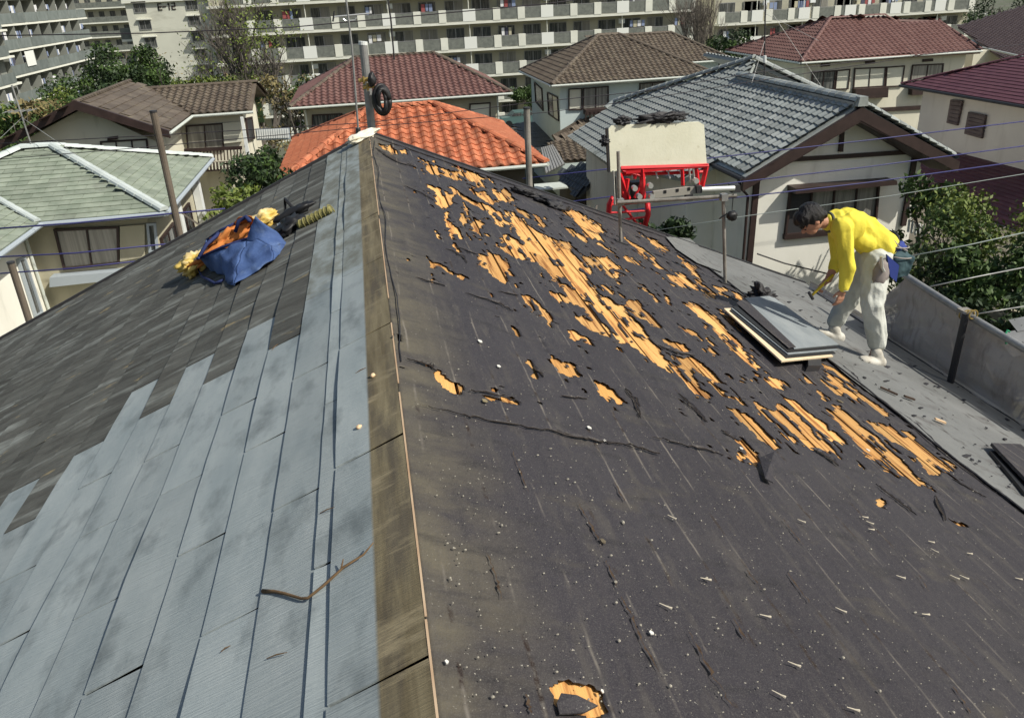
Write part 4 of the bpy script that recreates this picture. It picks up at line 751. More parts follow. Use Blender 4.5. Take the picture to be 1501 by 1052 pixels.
for pts, dk in HO:
    Q = [tuple(onr(x, y)[:2]) for x, y in pts]; qx = [q[0] for q in Q]; qy = [q[1] for q in Q]
    i0, i1 = np.searchsorted(xs, [min(qx)-.15, max(qx)+.15]); j0, j1 = np.searchsorted(ysg, [min(qy)-.3, max(qy)+.3])
    if i1 <= i0 or j1 <= j0: continue
    px = (GX+wx)[i0:i1, j0:j1]; py = (GY+wy)[i0:i1, j0:j1]; d = np.full(px.shape, 9.)
    for k in range(len(Q)): d = np.minimum(d, seg_dist(px, py, Q[k], Q[(k+1) % len(Q)]))
    d = np.where(inpoly(px, py, Q), -d, d); SD[i0:i1, j0:j1] = np.minimum(SD[i0:i1, j0:j1], d)
SD = SD-.006+fbm(GX*36, GY*2.6, 24)*.022*np.clip((GY-2.2)/2, 0, 1)
rem = fbm(GX*26, GY*4.0, 21)
SD = np.where((rem > .20) & (GY > 2.8), np.maximum(SD, (rem-.22)*.10), SD)                    # shreds still clinging
crumb = fbm(GX*34, GY*7, 22); near_ = np.exp(-np.maximum(SD, 0)/.10)
sv = fbm(GX*30, GY*5.5, 23); n2_ = np.exp(-np.maximum(SD, 0)/.20)
SD = np.minimum(SD, np.where((near_ > .35) & (GY > 2.8), (.50-crumb)*.03, 9.))
SD = np.minimum(SD, np.where((n2_ > .12) & (GY > 3.1), (.62-.26*n2_-sv)*.03, 9.))     # small splits around the holes
hh = .002+.004*fbm(GX*3, GY*2, 31)+.0025*fbm(GX*16, GY*5, 32)+.004*np.exp(-(((GX-.06) % .165-.0825)/.012)**2)*(fbm(GX*2, GY*1.5, 33) > -.1)
lift = np.exp(-np.maximum(SD, 0)/.030)*np.clip(fbm(GX*9, GY*6, 34)+.05, 0, 1)*.012; hh = hh+lift*(SD < .3)
gxx, gyy = np.gradient(SD, DX); gn = np.hypot(gxx, gyy)+1e-6; sh_ = np.where(np.abs(SD) < DX*.75, -SD/gn, 0); sh_ = np.clip(sh_, -DX*.48, DX*.48)
PXg = GX+sh_*gxx/gn; PYg = GY+sh_*gyy/gn
P3 = np.stack([PXg+NR[0]*hh, PYg, RZ-SLR*PXg+NR[2]*hh], -1)
inside = SD < 0; cell = ~((inside[:-1, :-1].astype(int)+inside[1:, :-1]+inside[1:, 1:]+inside[:-1, 1:]) >= 2)
fo = grid_obj('roofing_felt', P3, [FELT, DECK], dr, mask=cell)
sm = fo.modifiers.new('thickness', 'SOLIDIFY'); sm.thickness = .002; sm.offset = -1
# grey felt along the eave
xe = np.arange(XE-.10, 5.0, .03); ye = np.arange(.4, RY+.01, .03); EX, EY = np.meshgrid(xe, ye, indexing='ij')
eh = .012+.006*fbm(EX*2.5, EY*1.2, 41)+.004*fbm(EX*9, EY*4, 42); exx = EX+np.where(EX < XE-.05, .03*fbm(EX*3, EY*2.5, 43), 0)
grid_obj('eave_felt', np.stack([exx+NR[0]*eh, EY, RZ-SLR*exx+NR[2]*eh], -1), EAVEF, dr)
g = G(); pth = [PR(XE-.11+.02*math.sin(y*3)+random.uniform(-.008, .008), y, .018) for y in np.arange(.8, RY, .12)]; g.tube(pth, .007, 5); g.obj('felt_lap_edge', FELT_BLACK, dr)
G().prism([onr(x, y, .02) for x, y in ((975, 350), (1010, 352), (1058, 394), (1057, 402), (1020, 388), (990, 368))], NR*.004).obj('loose_sheet', EAVEF, dr)
# rake trims
G().prism([PR(.0, RY-.04, .0), PR(5.0, RY-.04, .0), PR(5.0, RY, .0), PR(0, RY, .0)], NR*.028).obj('rake_trim', DSTEEL, dr)
G().prism([PR(.0, RY-.20, .006), PR(3.2, RY-.20, .006), PR(3.2, RY-.045, .006), PR(0, RY-.045, .006)], NR*.008).obj('rake_strip', FELT, dr)
G().prism([PL(-5.5, RY-.03, .0), PL(0, RY-.03, .0), PL(0, RY, .0), PL(-5.5, RY, .0)], NL*.03).obj('rake_trim', DSTEEL, dl)
# ridge lath
g = G(); y = .6
rl = []
for y0_, y1_ in ((.6, 1.45), (1.46, 2.62), (2.70, 3.3), (3.62, 5.1), (5.2, 7.2), (7.3, 8.4)):
    w_ = .004 if y0_ < 3.4 else .003
    G().prism([(-.0005, y0_, RZ-.01), (.005, y0_, RZ-.01), (.004, y1_, RZ-.01), (-.0015, y1_, RZ-.01)], (0, 0, .014)).obj('ridge_lath', EDGE, dr)
G().tube([(.03+.012*math.sin(y_*4)+random.uniform(-.004, .004), y_, RZ-.004) for y_ in np.arange(2.9, 8.2, .15)], .003, 5).obj('ridge_crack', FELT_BLACK, dr)
# slates on the left pitch
edges = [0, -.223, -.275, -.43, -.595, -.762, -.94]
while edges[-1] > -5.3: edges.append(edges[-1]-.168)
RLm = np.array([[1/CL, 0, NL[0]], [0, 1, 0], [SLL/CL, 0, NL[2]]])
def Ybound(X): return float(np.interp(-X, [0, .1, .2, .31, .48, .84, 1.28, 1.57, 2.0, 5.4], [9.9, 9.9, 9.9, 9.9, 4.0, 3.87, 3.96, 3.8, 3.74, 3.4]))
cand = []
for k in range(len(edges)-1):
    a, b = edges[k], edges[k+1]; off = [1.37, 1.88, 1.31, 1.85, 1.35, 1.87][k] if k < 6 else 1.36+.5*(k % 2)+random.uniform(-.06, .06)
    y = off-2
    while y < RY-.03:
        y1_ = min(y+.985, RY-.03)
        if y1_ > .55+max(0, (-a-1.)*.55): cand.append((k, a, b, max(y, .2), y1_))
        y += .985
cand.sort(key=lambda c: (c[3]+c[4])**2/4+c[1]**2)
SHARE = {}; gB = G()
for i, (k, a, b, y0_, y1_) in enumerate(cand):
    ym = (y0_+y1_)/2; Xc = (a+b)/2; blue = ym < Ybound(Xc)+.0
    th = .0065; W_ = (a-b)*CL; tilt = .0085
    key = (round(W_, 3), round(y1_-y0_, 3), blue)
    def geom(gg, o_, wv=0):
        # top face slopes less than the roof: the butt (lower) edge stands proud; a few edges are worn or lifted
        ns = 8; vs = []; 
        for t in range(ns+1):
            yy = (y1_-y0_-gap_)*t/ns; vs += [(0, yy, .002), (-W_-.004+random.gauss(0, .0009), yy, tilt+.0+wv*math.sin(3.14*t/ns)), (-W_-.004, yy, .0)]
        fs = []
        for t in range(ns): fs += [(3*t, 3*t+1, 3*t+4, 3*t+3), (3*t+1, 3*t+2, 3*t+5, 3*t+4)]
        fs += [(0, 2, 1), (3*ns, 3*ns+1, 3*ns+2)]
        gg.add([RLm @ np.array(v)+o_ for v in vs], fs)
    gap_ = random.uniform(.006, .015)
    o_ = PL(a, y0_+.002, .0+random.uniform(0, .0018))
    if i < 300:
        g = G(); geom(g, o_, random.choice([0, 0, .002, .005, .009])); g.obj('slate', SL_BLUE if blue else SL_DARK, dl, solid=False)
    else: geom(gB, o_)
gB.obj('slates_beyond', SL_DARK, dl, kind='stuff', solid=False)
# felt cracks, their dark recess laid on as black strips, and lifted lips
CR = []
def C(ox, oy, s, lst, w_=.011, hgt=.012):
    for p in lst: CR.append(([(ox+x/s, oy+y/s) for x, y in p], w_, hgt))
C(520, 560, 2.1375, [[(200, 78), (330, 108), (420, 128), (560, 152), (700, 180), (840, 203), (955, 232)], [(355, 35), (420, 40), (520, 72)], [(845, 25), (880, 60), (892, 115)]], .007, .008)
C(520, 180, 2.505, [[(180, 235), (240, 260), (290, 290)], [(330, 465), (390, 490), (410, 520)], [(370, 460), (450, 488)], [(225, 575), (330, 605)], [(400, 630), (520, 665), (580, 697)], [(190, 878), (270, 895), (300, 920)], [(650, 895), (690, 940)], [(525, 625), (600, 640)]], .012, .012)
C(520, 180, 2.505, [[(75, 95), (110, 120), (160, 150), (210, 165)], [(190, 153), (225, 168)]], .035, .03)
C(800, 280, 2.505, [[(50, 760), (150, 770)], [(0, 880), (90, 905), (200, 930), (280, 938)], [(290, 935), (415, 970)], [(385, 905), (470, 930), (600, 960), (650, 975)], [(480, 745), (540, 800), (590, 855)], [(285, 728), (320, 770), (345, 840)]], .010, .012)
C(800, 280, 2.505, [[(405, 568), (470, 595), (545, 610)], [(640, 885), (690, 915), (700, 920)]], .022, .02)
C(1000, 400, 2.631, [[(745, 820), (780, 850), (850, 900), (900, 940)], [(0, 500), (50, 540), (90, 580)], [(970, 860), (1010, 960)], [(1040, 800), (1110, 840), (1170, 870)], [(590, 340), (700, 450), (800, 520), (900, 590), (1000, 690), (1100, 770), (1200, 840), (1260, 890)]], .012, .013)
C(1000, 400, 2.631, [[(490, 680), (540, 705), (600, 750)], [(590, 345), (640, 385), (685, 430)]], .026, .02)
for pts, w_, hgt in CR:
    Q = [onr(x, y) for x, y in pts]; R2 = []
    for k in range(len(Q)-1):
        for t in range(6): q = Q[k]*(1-t/6)+Q[k+1]*t/6; R2.append(q+np.array([random.gauss(0, .004), random.gauss(0, .006), 0]))
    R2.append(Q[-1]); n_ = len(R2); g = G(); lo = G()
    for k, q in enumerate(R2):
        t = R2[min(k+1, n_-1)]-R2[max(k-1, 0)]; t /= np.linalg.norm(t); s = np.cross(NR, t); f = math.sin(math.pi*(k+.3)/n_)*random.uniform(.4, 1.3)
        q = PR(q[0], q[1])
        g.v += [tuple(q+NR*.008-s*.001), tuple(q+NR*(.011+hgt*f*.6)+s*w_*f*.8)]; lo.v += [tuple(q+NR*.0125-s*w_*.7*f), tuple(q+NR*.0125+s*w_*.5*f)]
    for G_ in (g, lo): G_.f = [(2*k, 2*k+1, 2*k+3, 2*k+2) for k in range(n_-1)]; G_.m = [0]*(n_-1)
    g.obj('torn_lip', FELT, dr, solid=False); lo.obj('split_shade', DECK, dr, solid=False)  # black strip over the felt paints in the split's shade and dark underlayer
# ------------------------------------------------------------ small things lying on the roof
def icos(sub=3):
    bm = bmesh.new(); bmesh.ops.create_icosphere(bm, subdivisions=sub, radius=1); V = np.array([v.co for v in bm.verts]); Fc = [tuple(v.index for v in f.verts) for f in bm.faces]; bm.free(); return V, Fc
ICO = {k: icos(k) for k in (1, 2, 3, 4)}
def crumple(name, c, ax, radii, m_, seed=0, amp=.35, fr=2.2, parent=None, sub=4, floor=None, **kw):
    V, Fc = ICO[sub]; A = [np.array(a, float)/np.linalg.norm(a) for a in ax]; g = G(); vs = []
    for v in V:
        n1 = mnoise.fractal(Vector(v*fr+seed*7.3), 1., 2., 4); n2 = abs(mnoise.noise(Vector(v*fr*2.3+seed*3.1)))
        s = 1+amp*n1-amp*.9*n2; q = c+sum(A[i]*v[i]*radii[i]*s for i in range(3))
        if floor is not None:
            n_, p_ = floor; dd = np.dot(q-p_, n_)
            if dd < .004: q = q+n_*(.004-dd)
        vs.append(q)
    g.add(vs, Fc); return g.obj(name, m_, parent, smooth=True, solid=False, **kw)
fr_, fl_ = (NR, PR(0, 0)), (NL, PL(0, 0))
Tr = np.array([1, 0, -SLR])/CS; Tl = np.array([1, 0, SLL])/CL; Yv = np.array([0, 1., 0])
def flatthing(name, px, side, mats, th, label, cat, group=None, h=.012, bend=0):
    f = onr if side > 0 else onl; n_ = NR if side > 0 else NL
    P = [f(x, y, h) for x, y in px]; g = G().prism(P, n_*th); return g.obj(name, mats, None, label=label, cat=cat, group=group, loc=tuple(sum(P)/len(P)))
WOODL = M_('fresh_wood_chip', (.62, .42, .24), (.72, .52, .32), (20, 20, 20), .7); WCHIP = M_('pale_chip', (.60, .58, .52), rough=.8); STICK = M_('dry_twig', (.16, .10, .05), (.10, .06, .03), (30, 30, 30), .9)
# twig
def onl_path(ps, hs): return [onl(x, y, hh_) for (x, y), hh_ in zip(ps, hs)]
t = thing('twig', 'long brown bent twig lying across the clean blue-grey slates', 'twig', tuple(onl(455, 880)))
G().tube(onl_path([(389, 870), (405, 871), (420, 874), (445, 881), (456, 881), (480, 863), (510, 838), (540, 822), (556, 806)], [.012, .014, .014, .012, .014, .016, .02, .025, .03]), [.0065, .0048, .0045, .004, .004, .004, .0035, .003, .0015], 7).obj('stem', STICK, t, smooth=True)
G().tube(onl_path([(505, 842), (512, 830)], [.018, .03]), [.003, .0015], 5).obj('side_shoot', STICK, t)
for i, (x, y, l_, lab, m_) in enumerate([(410, 965, 30, 'small rusty stick on the slates below the twig', STICK), (335, 955, 14, 'short dark splinter near the bottom of the slates', STICK), (483, 752, 22, 'short brown splinter above the bend of the twig', STICK), (531, 547, 16, 'thin brown splinter beside the ridge', STICK), (405, 512, 9, 'tiny splinter on the highest clean slate', STICK)]):
    a = onl(x-l_/2, y+4, .012); b = onl(x+l_/2, y-5, .012); tag(G().tube([a, (a+b)/2+NL*.003, b], [.0012, .002, .001], 5).obj('splinter', m_, None), lab, 'splinter', 'splinters on the slates')
for i, (x, y, s_, lab) in enumerate([(549, 554, 6, 'orange wood block chip standing on the brown ridge stain'), (529, 630, 5, 'small tan wood chip on the slates by the ridge')]):
    p = onl(x, y, .014); crumple('wood_chip', p, (Tl, Yv, NL), (.011, .011, .008), WOODL, i+3, .3, 1.2, sub=2, label=lab, cat='wood chip', floor=fl_)
for i, (x, y, s_, lab, m_) in enumerate([(710, 591, 10, 'pale blue slate chip by the small tear', SL_BLUE), (882, 797, 9, 'grey slate flake on a rusty felt line', SL_BLUE), (702, 503, 8, 'white flake near the ridge half way up', WCHIP), (862, 630, 7, 'white chip on the long crack', WCHIP), (884, 649, 6, 'white chip just below the long crack', WCHIP), (652, 975, 6, 'white oval crumb right of the ridge lath', WCHIP), (730, 540, 7, 'white flake above the blue slate chip', WCHIP), (1085, 660, 6, 'white chip beside the lifted felt hole', WCHIP), (1230, 590, 9, 'blue slate chip between orange strips', SL_BLUE), (952, 932, 7, 'small white crumb at the bottom of the worn line', WCHIP), (1271, 662, 6, 'white chip on felt above the long orange strip', WCHIP), (880, 1018, 5, 'white flake at the edge of the bottom hole', WCHIP)]):
    c = onr(x, y, .010); r_ = .65*s_*np.linalg.norm(c-O)/1189; a0 = random.uniform(0, 6)
    P = [c+Tr*math.cos(a0+q)*r_*random.uniform(.6, 1)+Yv*math.sin(a0+q)*r_*random.uniform(.7, 1.2) for q in (0, 1.4, 2.6, 3.7, 5)]
    G().prism(P, NR*.003).obj('slate_chip' if m_ is SL_BLUE else 'white_chip', m_, None, label=lab, cat='chip', loc=tuple(c))
NAILC = M_('pale_nail', (.46, .41, .32), rough=.5)
nails = [(982, 763), (1031, 854), (972, 894), (1118, 908), (1229, 899), (1160, 979), (1137, 1023), (1246, 1045), (1172, 768), (1353, 905), (1265, 762), (1272, 770), (1317, 850), (1410, 850), (1367, 811), (1362, 798), (1274, 780), (1418, 815), (1490, 852), (1396, 850)]
nsl = M_('nail', (.45, .40, .30), rough=.4, metal=.3)
for i, (x, y) in enumerate(nails):
    c = onr(x, y, .016); a = random.gauss(.2, .25); L_ = .023 if y > 830 else .02; d = (Tr*math.cos(a)-Yv*math.sin(a)); g = G()
    g.tube([c-d*L_*.8, c+d*L_*.3, c+d*L_*.7, c+d*L_*.8], [.0012, .0022, .0042, .0045], 7)
    where = ['left', 'middle', 'right'][min(2, int((x-930)/190))]
    tag(g.obj('roofing_nail', NAILC, None, loc=tuple(c)), 'loose pale roofing nail lying on the bare black felt', 'nail', 'loose nails on the black felt')
# pale crumbs: nobody could count them
V, Fc = ICO[1]; gd = G(); rr = random.Random(3)
for _ in range(1300):
    x = rr.uniform(600, 1500); y = 560+ (1052-560)*rr.random()**.8
    if rr.random() < .35: x, y = rr.uniform(640, 1450), rr.uniform(330, 760)
    q = onr(x, y, 0)
    if not (.05 < q[0] < 3.2 and .5 < q[1] < 8.5): continue
    s = .0007+abs(rr.gauss(0, .0009))*(1.8 if rr.random() < .06 else 1); gd.add(V*np.array([s*rr.uniform(.8, 2), s*rr.uniform(.8, 2), s])+PR(q[0], q[1], .0115), Fc)
gd.obj('roof_crumbs', M_('crumb', (.38, .35, .28), (.22, .2, .16), (90, 90, 90)), None, kind='stuff', solid=False, label='pale crumbs scattered over the black felt')
gd = G()
for _ in range(500):
    q = onr(rr.uniform(1090, 1500), rr.uniform(390, 760), 0)
    if 3.3 < q[0] < 4.9 and q[1] < 8.5:
        s = .003+abs(rr.gauss(0, .005)); gd.add(V*np.array([s*rr.uniform(.5, 3), s*rr.uniform(.5, 3), s*.5])+PR(q[0], q[1], .022), Fc)
gd.obj('dark_crumbs', FELT_BLACK, None, kind='stuff', solid=False, label='dark felt crumbs on the grey eave felt')
# worn, rusty slots where the board joints have cut through the felt
RUST = M_('rusty_grit', (.030, .017, .010), (.075, .05, .03), (60, 60, 60), .95)
SLOTS = [[(908, 878), (924, 906), (940, 946), (964, 990)], [(1008, 930), (1036, 982), (1072, 1040)], [(1072, 910), (1096, 946)], [(1144, 762), (1160, 782), (1176, 802)], [(1152, 842), (1184, 886)], [(1092, 838), (1108, 858)], [(900, 710), (914, 738)], [(712, 815), (726, 850), (733, 882)], [(847, 742), (866, 775), (880, 803)], [(749, 663), (773, 724)], [(886, 825), (904, 866)], [(770, 1022), (776, 1050)], [(1395, 1010), (1420, 1048)], [(1345, 845), (1360, 870)]]
for sl in SLOTS:
    Q = [onr(x, y) for x, y in sl]; R2 = []
    for k in range(len(Q)-1):
        for t_ in range(9): R2.append(Q[k]*(1-t_/9)+Q[k+1]*t_/9+np.array([random.gauss(0, .0022), 0, 0]))
    R2.append(Q[-1]); n_ = len(R2); g = G(); hi = G()
    for k, q in enumerate(R2):
        wd = (.0006+.0052*random.random()**1.6)*math.sin(math.pi*(k+.6)/(n_+.2))**.5; q = PR(q[0], q[1], .0105)
        g.v += [tuple(q-Tr*wd), tuple(q+Tr*wd*random.uniform(.5, 1.2))]; hi.v += [tuple(q+Tr*wd*.9-NR*.004), tuple(q+Tr*(wd+.006)+NR*.006*random.random())]
    for G_ in (g, hi): G_.f = [(2*k, 2*k+1, 2*k+3, 2*k+2) for k in range(n_-1)]; G_.m = [0]*(n_-1)
    g.obj('worn_slot', RUST, dr, solid=False)
# folded felt flaps at two holes
def flap(name, px, hs, label, m_=FELT_BLACK, side=1):
    f = onr if side > 0 else onl; P = [f(x, y, q) for (x, y), q in zip(px, hs)]; g = G().prism(P, (NR if side > 0 else NL)*.004); return g.obj(name, m_, None, label=label, cat='felt flap', loc=tuple(sum(P)/len(P)))
flap('felt_flap', [(812, 1038), (818, 1024), (840, 1030), (872, 1042), (852, 1052), (816, 1054)], [.013, .014, .02, .014, .013, .013], 'felt flap folded over the hole at the bottom of the picture', FELT)
flap('felt_flap', [(1108, 680), (1124, 682), (1130, 714), (1118, 708)], [.03, .07, .02, .02], 'grey felt flap standing beside the round orange hole', FELT)
# crumpled black felt pieces
c = onr(1112, 441, .06); crumple('crumpled_felt', c, (Tr, Yv, NR), (.14, .10, .09), FELT_BLACK, 4, .75, 1.8, label='crumpled piece of black felt standing above the slate stack', cat='felt scrap', floor=fr_)
t = thing('felt_scrap', 'long curled strip of black felt near the far rake', 'felt scrap', tuple(onr(792, 293)))
for i, (x, y, rx) in enumerate([(768, 286, .13), (785, 291, .16), (803, 300, .14), (818, 307, .10)]):
    crumple('curled_piece', onr(x, y, .03), (Tr+Yv*.3, Yv, NR), (rx*1.35, .08, .045), FELT_BLACK, 9+i, .7, 2.0, t, 3, fr_)
# white cloth on the ridge end
crumple('white_cloth', onl(533, 205, .04), (np.array([.75, .55, .2]), np.array([-.5, .8, 0]), NL), (.20, .09, .04), M_('white_cloth', (.72, .70, .62), (.6, .55, .42), (9, 9, 9), .9), 5, .45, 2.0, label='dirty white cloth glove lying on the far end of the ridge', cat='cloth')
# stack of roofing sheets
t = thing('sheet_stack', 'stack of grey roofing slates on a sheet of plywood held off the felt', 'slate stack', tuple(onr(1140, 490)))
C1, C2, C3, C4 = (1068, 466), (1147, 527), (1221, 519), (1133, 449)
def sheet(nm, px, h0, th, m_): G().prism([onr(x, y, h0) for x, y in px], NR*th).obj(nm, m_, t)
PLY = M_('plywood', (.60, .48, .31), (.66, .54, .37), (8, 8, 8), .7)
SLATEF = M_('fresh_grey_slate', (.17, .19, .20), (.24, .26, .265), (5, 2, 5), .7, .1, 60)
sheet('plywood_sheet', [(1056, 462), (1140, 541), (1216, 532), (1130, 458)], .050, .010, PLY)
sheet('slate', [(1064, 466), (1146, 537), (1219, 529), (1133, 455)], .0615, .005, BLACK); sheet('slate', [(1066, 464), (1148, 533), (1221, 525), (1134, 452)], .068, .006, SLATEF)
sheet('slate', [(1067, 463), (1147, 531), (1221, 523), (1133, 451)], .0755, .005, BLACK); sheet('slate', [(1085, 450), (1156, 527), (1222, 519), (1125, 446)], .082, .006, SLATEF)
G().prism([onr(x, y, .089) for x, y in ((1072, 459), (1084, 451), (1158, 525), (1147, 527))], NR*.003).obj('felt_strip', FELT, t)
G().prism([onr(x, y, 0) for x, y in ((1180, 545), (1199, 545), (1199, 530), (1180, 530))], NR*.05).obj('prop_block', DSTEEL, t); G().prism([onr(x, y, 0) for x, y in ((1090, 470), (1110, 470), (1110, 458), (1090, 458))], NR*.049).obj('prop_block', DSTEEL, t)
t = thing('sheet_stack', 'dark slates leaning on the grey felt at the right edge', 'slate stack', tuple(onr(1480, 690)))
G().prism([onr(x, y, .05) for x, y in ((1445, 662), (1488, 663), (1530, 700), (1530, 735), (1500, 722))], NR*.02).obj('slate', FELT, t); G().prism([onr(x, y, .015) for x, y in ((1447, 667), (1480, 668), (1530, 712), (1530, 744), (1498, 730))], NR*.02).obj('slate', BLACK, t)
for i, (x, y, l_, a) in enumerate([(1202, 488, 30, .4), (1300, 578, 26, .5), (1375, 622, 16, .3), (1195, 492, 18, -.3), (1330, 588, 18, .1)]):
    c = onr(x, y, .03); d = Tr*math.cos(a)-Yv*math.sin(a); l2 = l_*.0048/2; G().obox(c, d*l2, np.cross(NR, d)*.012, NR*.006).obj('wood_strip', [DARKW, DARKW, WOODL, FELT_BLACK, DARKW][i], None, label=['dark lath by the far shoe of the worker', 'dark lath on the grey felt right of the worker', 'pale splinter strip on the grey felt near the net', 'thin dark strip left of the far shoe of the worker', 'thin dark strip lying on grey felt below the net post'][i], cat='strip', loc=tuple(c))
# ------------------------------------------------------------ tool bag and its contents
BLUE = M_('blue_canvas', (.04, .075, .19), (.065, .115, .26), (6, 6, 6), .8, .25, 50, c3=(.12, .17, .28), sc3=(9, 9, 9), thr3=(.55, .8)); BLUED = M_('dark_blue_webbing', (.02, .03, .10), rough=.8)
ORNG = M_('orange_cloth', (.55, .20, .05), (.42, .13, .03), (9, 9, 9), .8); YELL = M_('yellow_glove', (.66, .48, .13), (.55, .37, .08), (8, 8, 8), .8, c3=(.72, .62, .42), sc3=(6, 6, 6)); OLIVE = M_('olive_rope', (.26, .24, .09), (.18, .16, .06), (40, 40, 40), .95, .4, 90)
t = thing('tool_bag', 'blue canvas tool bag slumped open on the left slates, orange lining showing', 'bag', tuple(onl(350, 410)))
def bp(x, y, Y): return atY(x, y, Y)
A = bp(290, 379, 6.05); B = bp(362, 350, 5.85); Cc = bp(377, 317, 5.8); D = bp(423, 361, 5.85); Ee = onl(404, 386, .02); Fb = onl(345, 423, .015); Gb = onl(318, 398, .02); Hh = bp(396, 357, 5.6)
A2 = bp(303, 352, 6.35); B2 = bp(345, 327, 6.25); C2_ = bp(372, 318, 6.05)
def cloth(name, quads, m_, nsub=10, amp=.012, th=.006, seed=0):
    g = G()
    for (a, b, c, d) in quads:
        vs = []
        for i in range(nsub+1):
            for j in range(nsub+1):
                s, u = i/nsub, j/nsub; p = (a*(1-s)+b*s)*(1-u)+(d*(1-s)+c*s)*u; q = Vector(p)
                v1 = mnoise.noise_vector(q*5.5)*.034+mnoise.noise_vector(q*15)*.012; r_ = (.5-abs(mnoise.noise(q*9+Vector((3, 1, 0)))))*.02; vs.append(p+np.array(v1)+np.array([-.2, -.8, .5])*r_)
        k = nsub+1; g.add(vs, [(i*k+j, (i+1)*k+j, (i+1)*k+j+1, i*k+j+1) for i in range(nsub) for j in range(nsub)])
    o = g.obj(name, m_, t, smooth=True, solid=False); sm_ = o.modifiers.new('t', 'SOLIDIFY'); sm_.thickness = th; return o
cloth('front_panel', [(A, B, Fb, Gb), (B, Hh, Ee, Fb)], BLUE, 18, .022); cloth('folded_corner', [(Cc, D, Hh, B)], BLUE, 10, .014); cloth('side_panel', [(Hh, D, D*.4+Ee*.6, Ee)], BLUE, 6, .01)
cloth('back_panel', [(A2, B2, onl(340, 372, .02), onl(300, 388, .02)), (B2, C2_, onl(385, 350, .02), onl(340, 372, .02))], ORNG, 10, .02); cloth('bag_bottom', [(Gb, Fb, onl(385, 372, .012), onl(305, 392, .012)), (A, A2, onl(300, 388, .02), Gb)], BLUE, 6, .004)
for i, (a, b, dz) in enumerate(((A, B, .0), (A2, B2, .0))): G().tube([a, (a+b)/2+(0, 0, .012), b], .011, 6).obj('rim', BLUED, t, smooth=True)
G().tube([bp(291, 378, 6.0), onl(290, 392, .05), onl(300, 410, .03), onl(318, 419, .02), onl(330, 414, .02)], .011, 6).obj('handle', BLUED, t, smooth=True)
G().tube([bp(292, 376, 6.02), bp(303, 358, 6.1), bp(318, 345, 6.15), bp(320, 342, 6.2)], .014, 6).obj('handle', BLUED, t, smooth=True); G().tube([bp(345, 340, 6.1), bp(350, 324, 6.1), bp(361, 318, 6.1), bp(366, 324, 6.0)], .015, 6).obj('handle', BLUED, t, smooth=True)
crumple('orange_jacket', (A2+B2)/2+np.array([.03, -.1, -.06]), ((1, .1, .45), Yv, (0, 0, 1)), (.26, .1, .09), ORNG, 11, .6, 2, label='bright orange cloth stuffed inside the open blue tool bag', cat='cloth')
crumple('yellow_cloth', onl(293, 398, .07), (Tl, Yv, NL), (.13, .17, .085), YELL, 12, .5, 1.8, label='yellow cloth bundle poking out left of the blue bag', cat='cloth', floor=fl_)
crumple('work_glove', onl(392, 333, .06), (Tl, Yv, NL), (.14, .10, .07), YELL, 14, .5, 2.0, label='yellow work glove behind the right corner of the blue bag', cat='glove', floor=fl_)
# black pouch and boots
t = thing('tool_pouch', 'black leather tool pouch with straps beside the blue bag', 'pouch', tuple(onl(425, 330)))
crumple('pouch', onl(430, 336, .05), (Tl, Yv, NL), (.13, .16, .05), BLACK, 21, .6, 1.8, t, 3, fl_); crumple('flap', onl(440, 322, .07), (Tl, Yv, NL), (.17, .06, .04), BLACK, 22, .5, 1.5, t, 3, fl_)
G().tube([onl(408, 352, .02), onl(420, 350, .03), onl(434, 338, .06), onl(440, 330, .06)], .015, 6).obj('strap', BLACK, t, smooth=True); G().tube([onl(424, 322, .06), onl(430, 310, .12), onl(438, 318, .08)], .014, 6).obj('strap', BLACK, t, smooth=True)
G().prism([onl(x, y, .05) for x, y in ((412, 338), (428, 330), (434, 333), (416, 345))], NL*.012).obj('blade', M_('pale_blue_metal', (.45, .52, .58), rough=.3), t)
t = thing('rope_brush', 'short olive hemp rope roll lying right of the black pouch', 'rope', tuple(onl(465, 325)))
a = onl(441, 337, .035); b = onl(489, 312, .035); g = G(); N_ = 26
g.tube([a+(b-a)*k/N_ for k in range(N_+1)], [.028+.007*(k % 2)-.006*abs(k-13)/13 for k in range(N_+1)], 12); g.obj('rope_body', OLIVE, t, smooth=True)
for k in range(8): g2 = G(); p = a+(b-a)*(k+.5)/8; d_ = (b-a)/np.linalg.norm(b-a); u_ = np.cross(d_, NL); g2.tube([p+(u_*math.cos(q)+NL*math.sin(q))*.034+d_*q*.006 for q in np.linspace(0, 6.28, 12)], .004, 5); g2.obj('binding', OLIVE, t)
# ------------------------------------------------------------ pole with coil at the ridge end
t = thing('scaffold_pole', 'grey steel pole at the far end of the ridge with brass clamps', 'pole', tuple(atY(545, 188, 8.75)))
G().tube([atY(546, 200, 8.75)-(0, 0, 3), atY(546, 200, 8.75), atY(532, 62, 8.75)], .042, 14).obj('pole', METAL, t)
G().tube([atY(532, 66, 8.75), atY(532, 61, 8.75)], .045, 14).obj('end_cap', WHITEP, t)
BRASS = M_('brass_clamp', (.42, .30, .10), rough=.4, metal=.6)
for x, y in ((533, 118), (539, 128)): 
    g = G(); p = atY(x, y, 8.66); g.tube([p-(.05, 0, 0), p+(.07, 0, .01)], .02, 8); g.tube([p+(0, -.03, -.03), p+(0, -.03, .04)], .012, 6); g.obj('clamp', BRASS, t)
t = thing('cable_coil', 'black coil of hose hanging from the pole at the ridge end', 'coil', tuple(atY(560, 150, 8.6)))
c = atY(560, 147, 8.62)
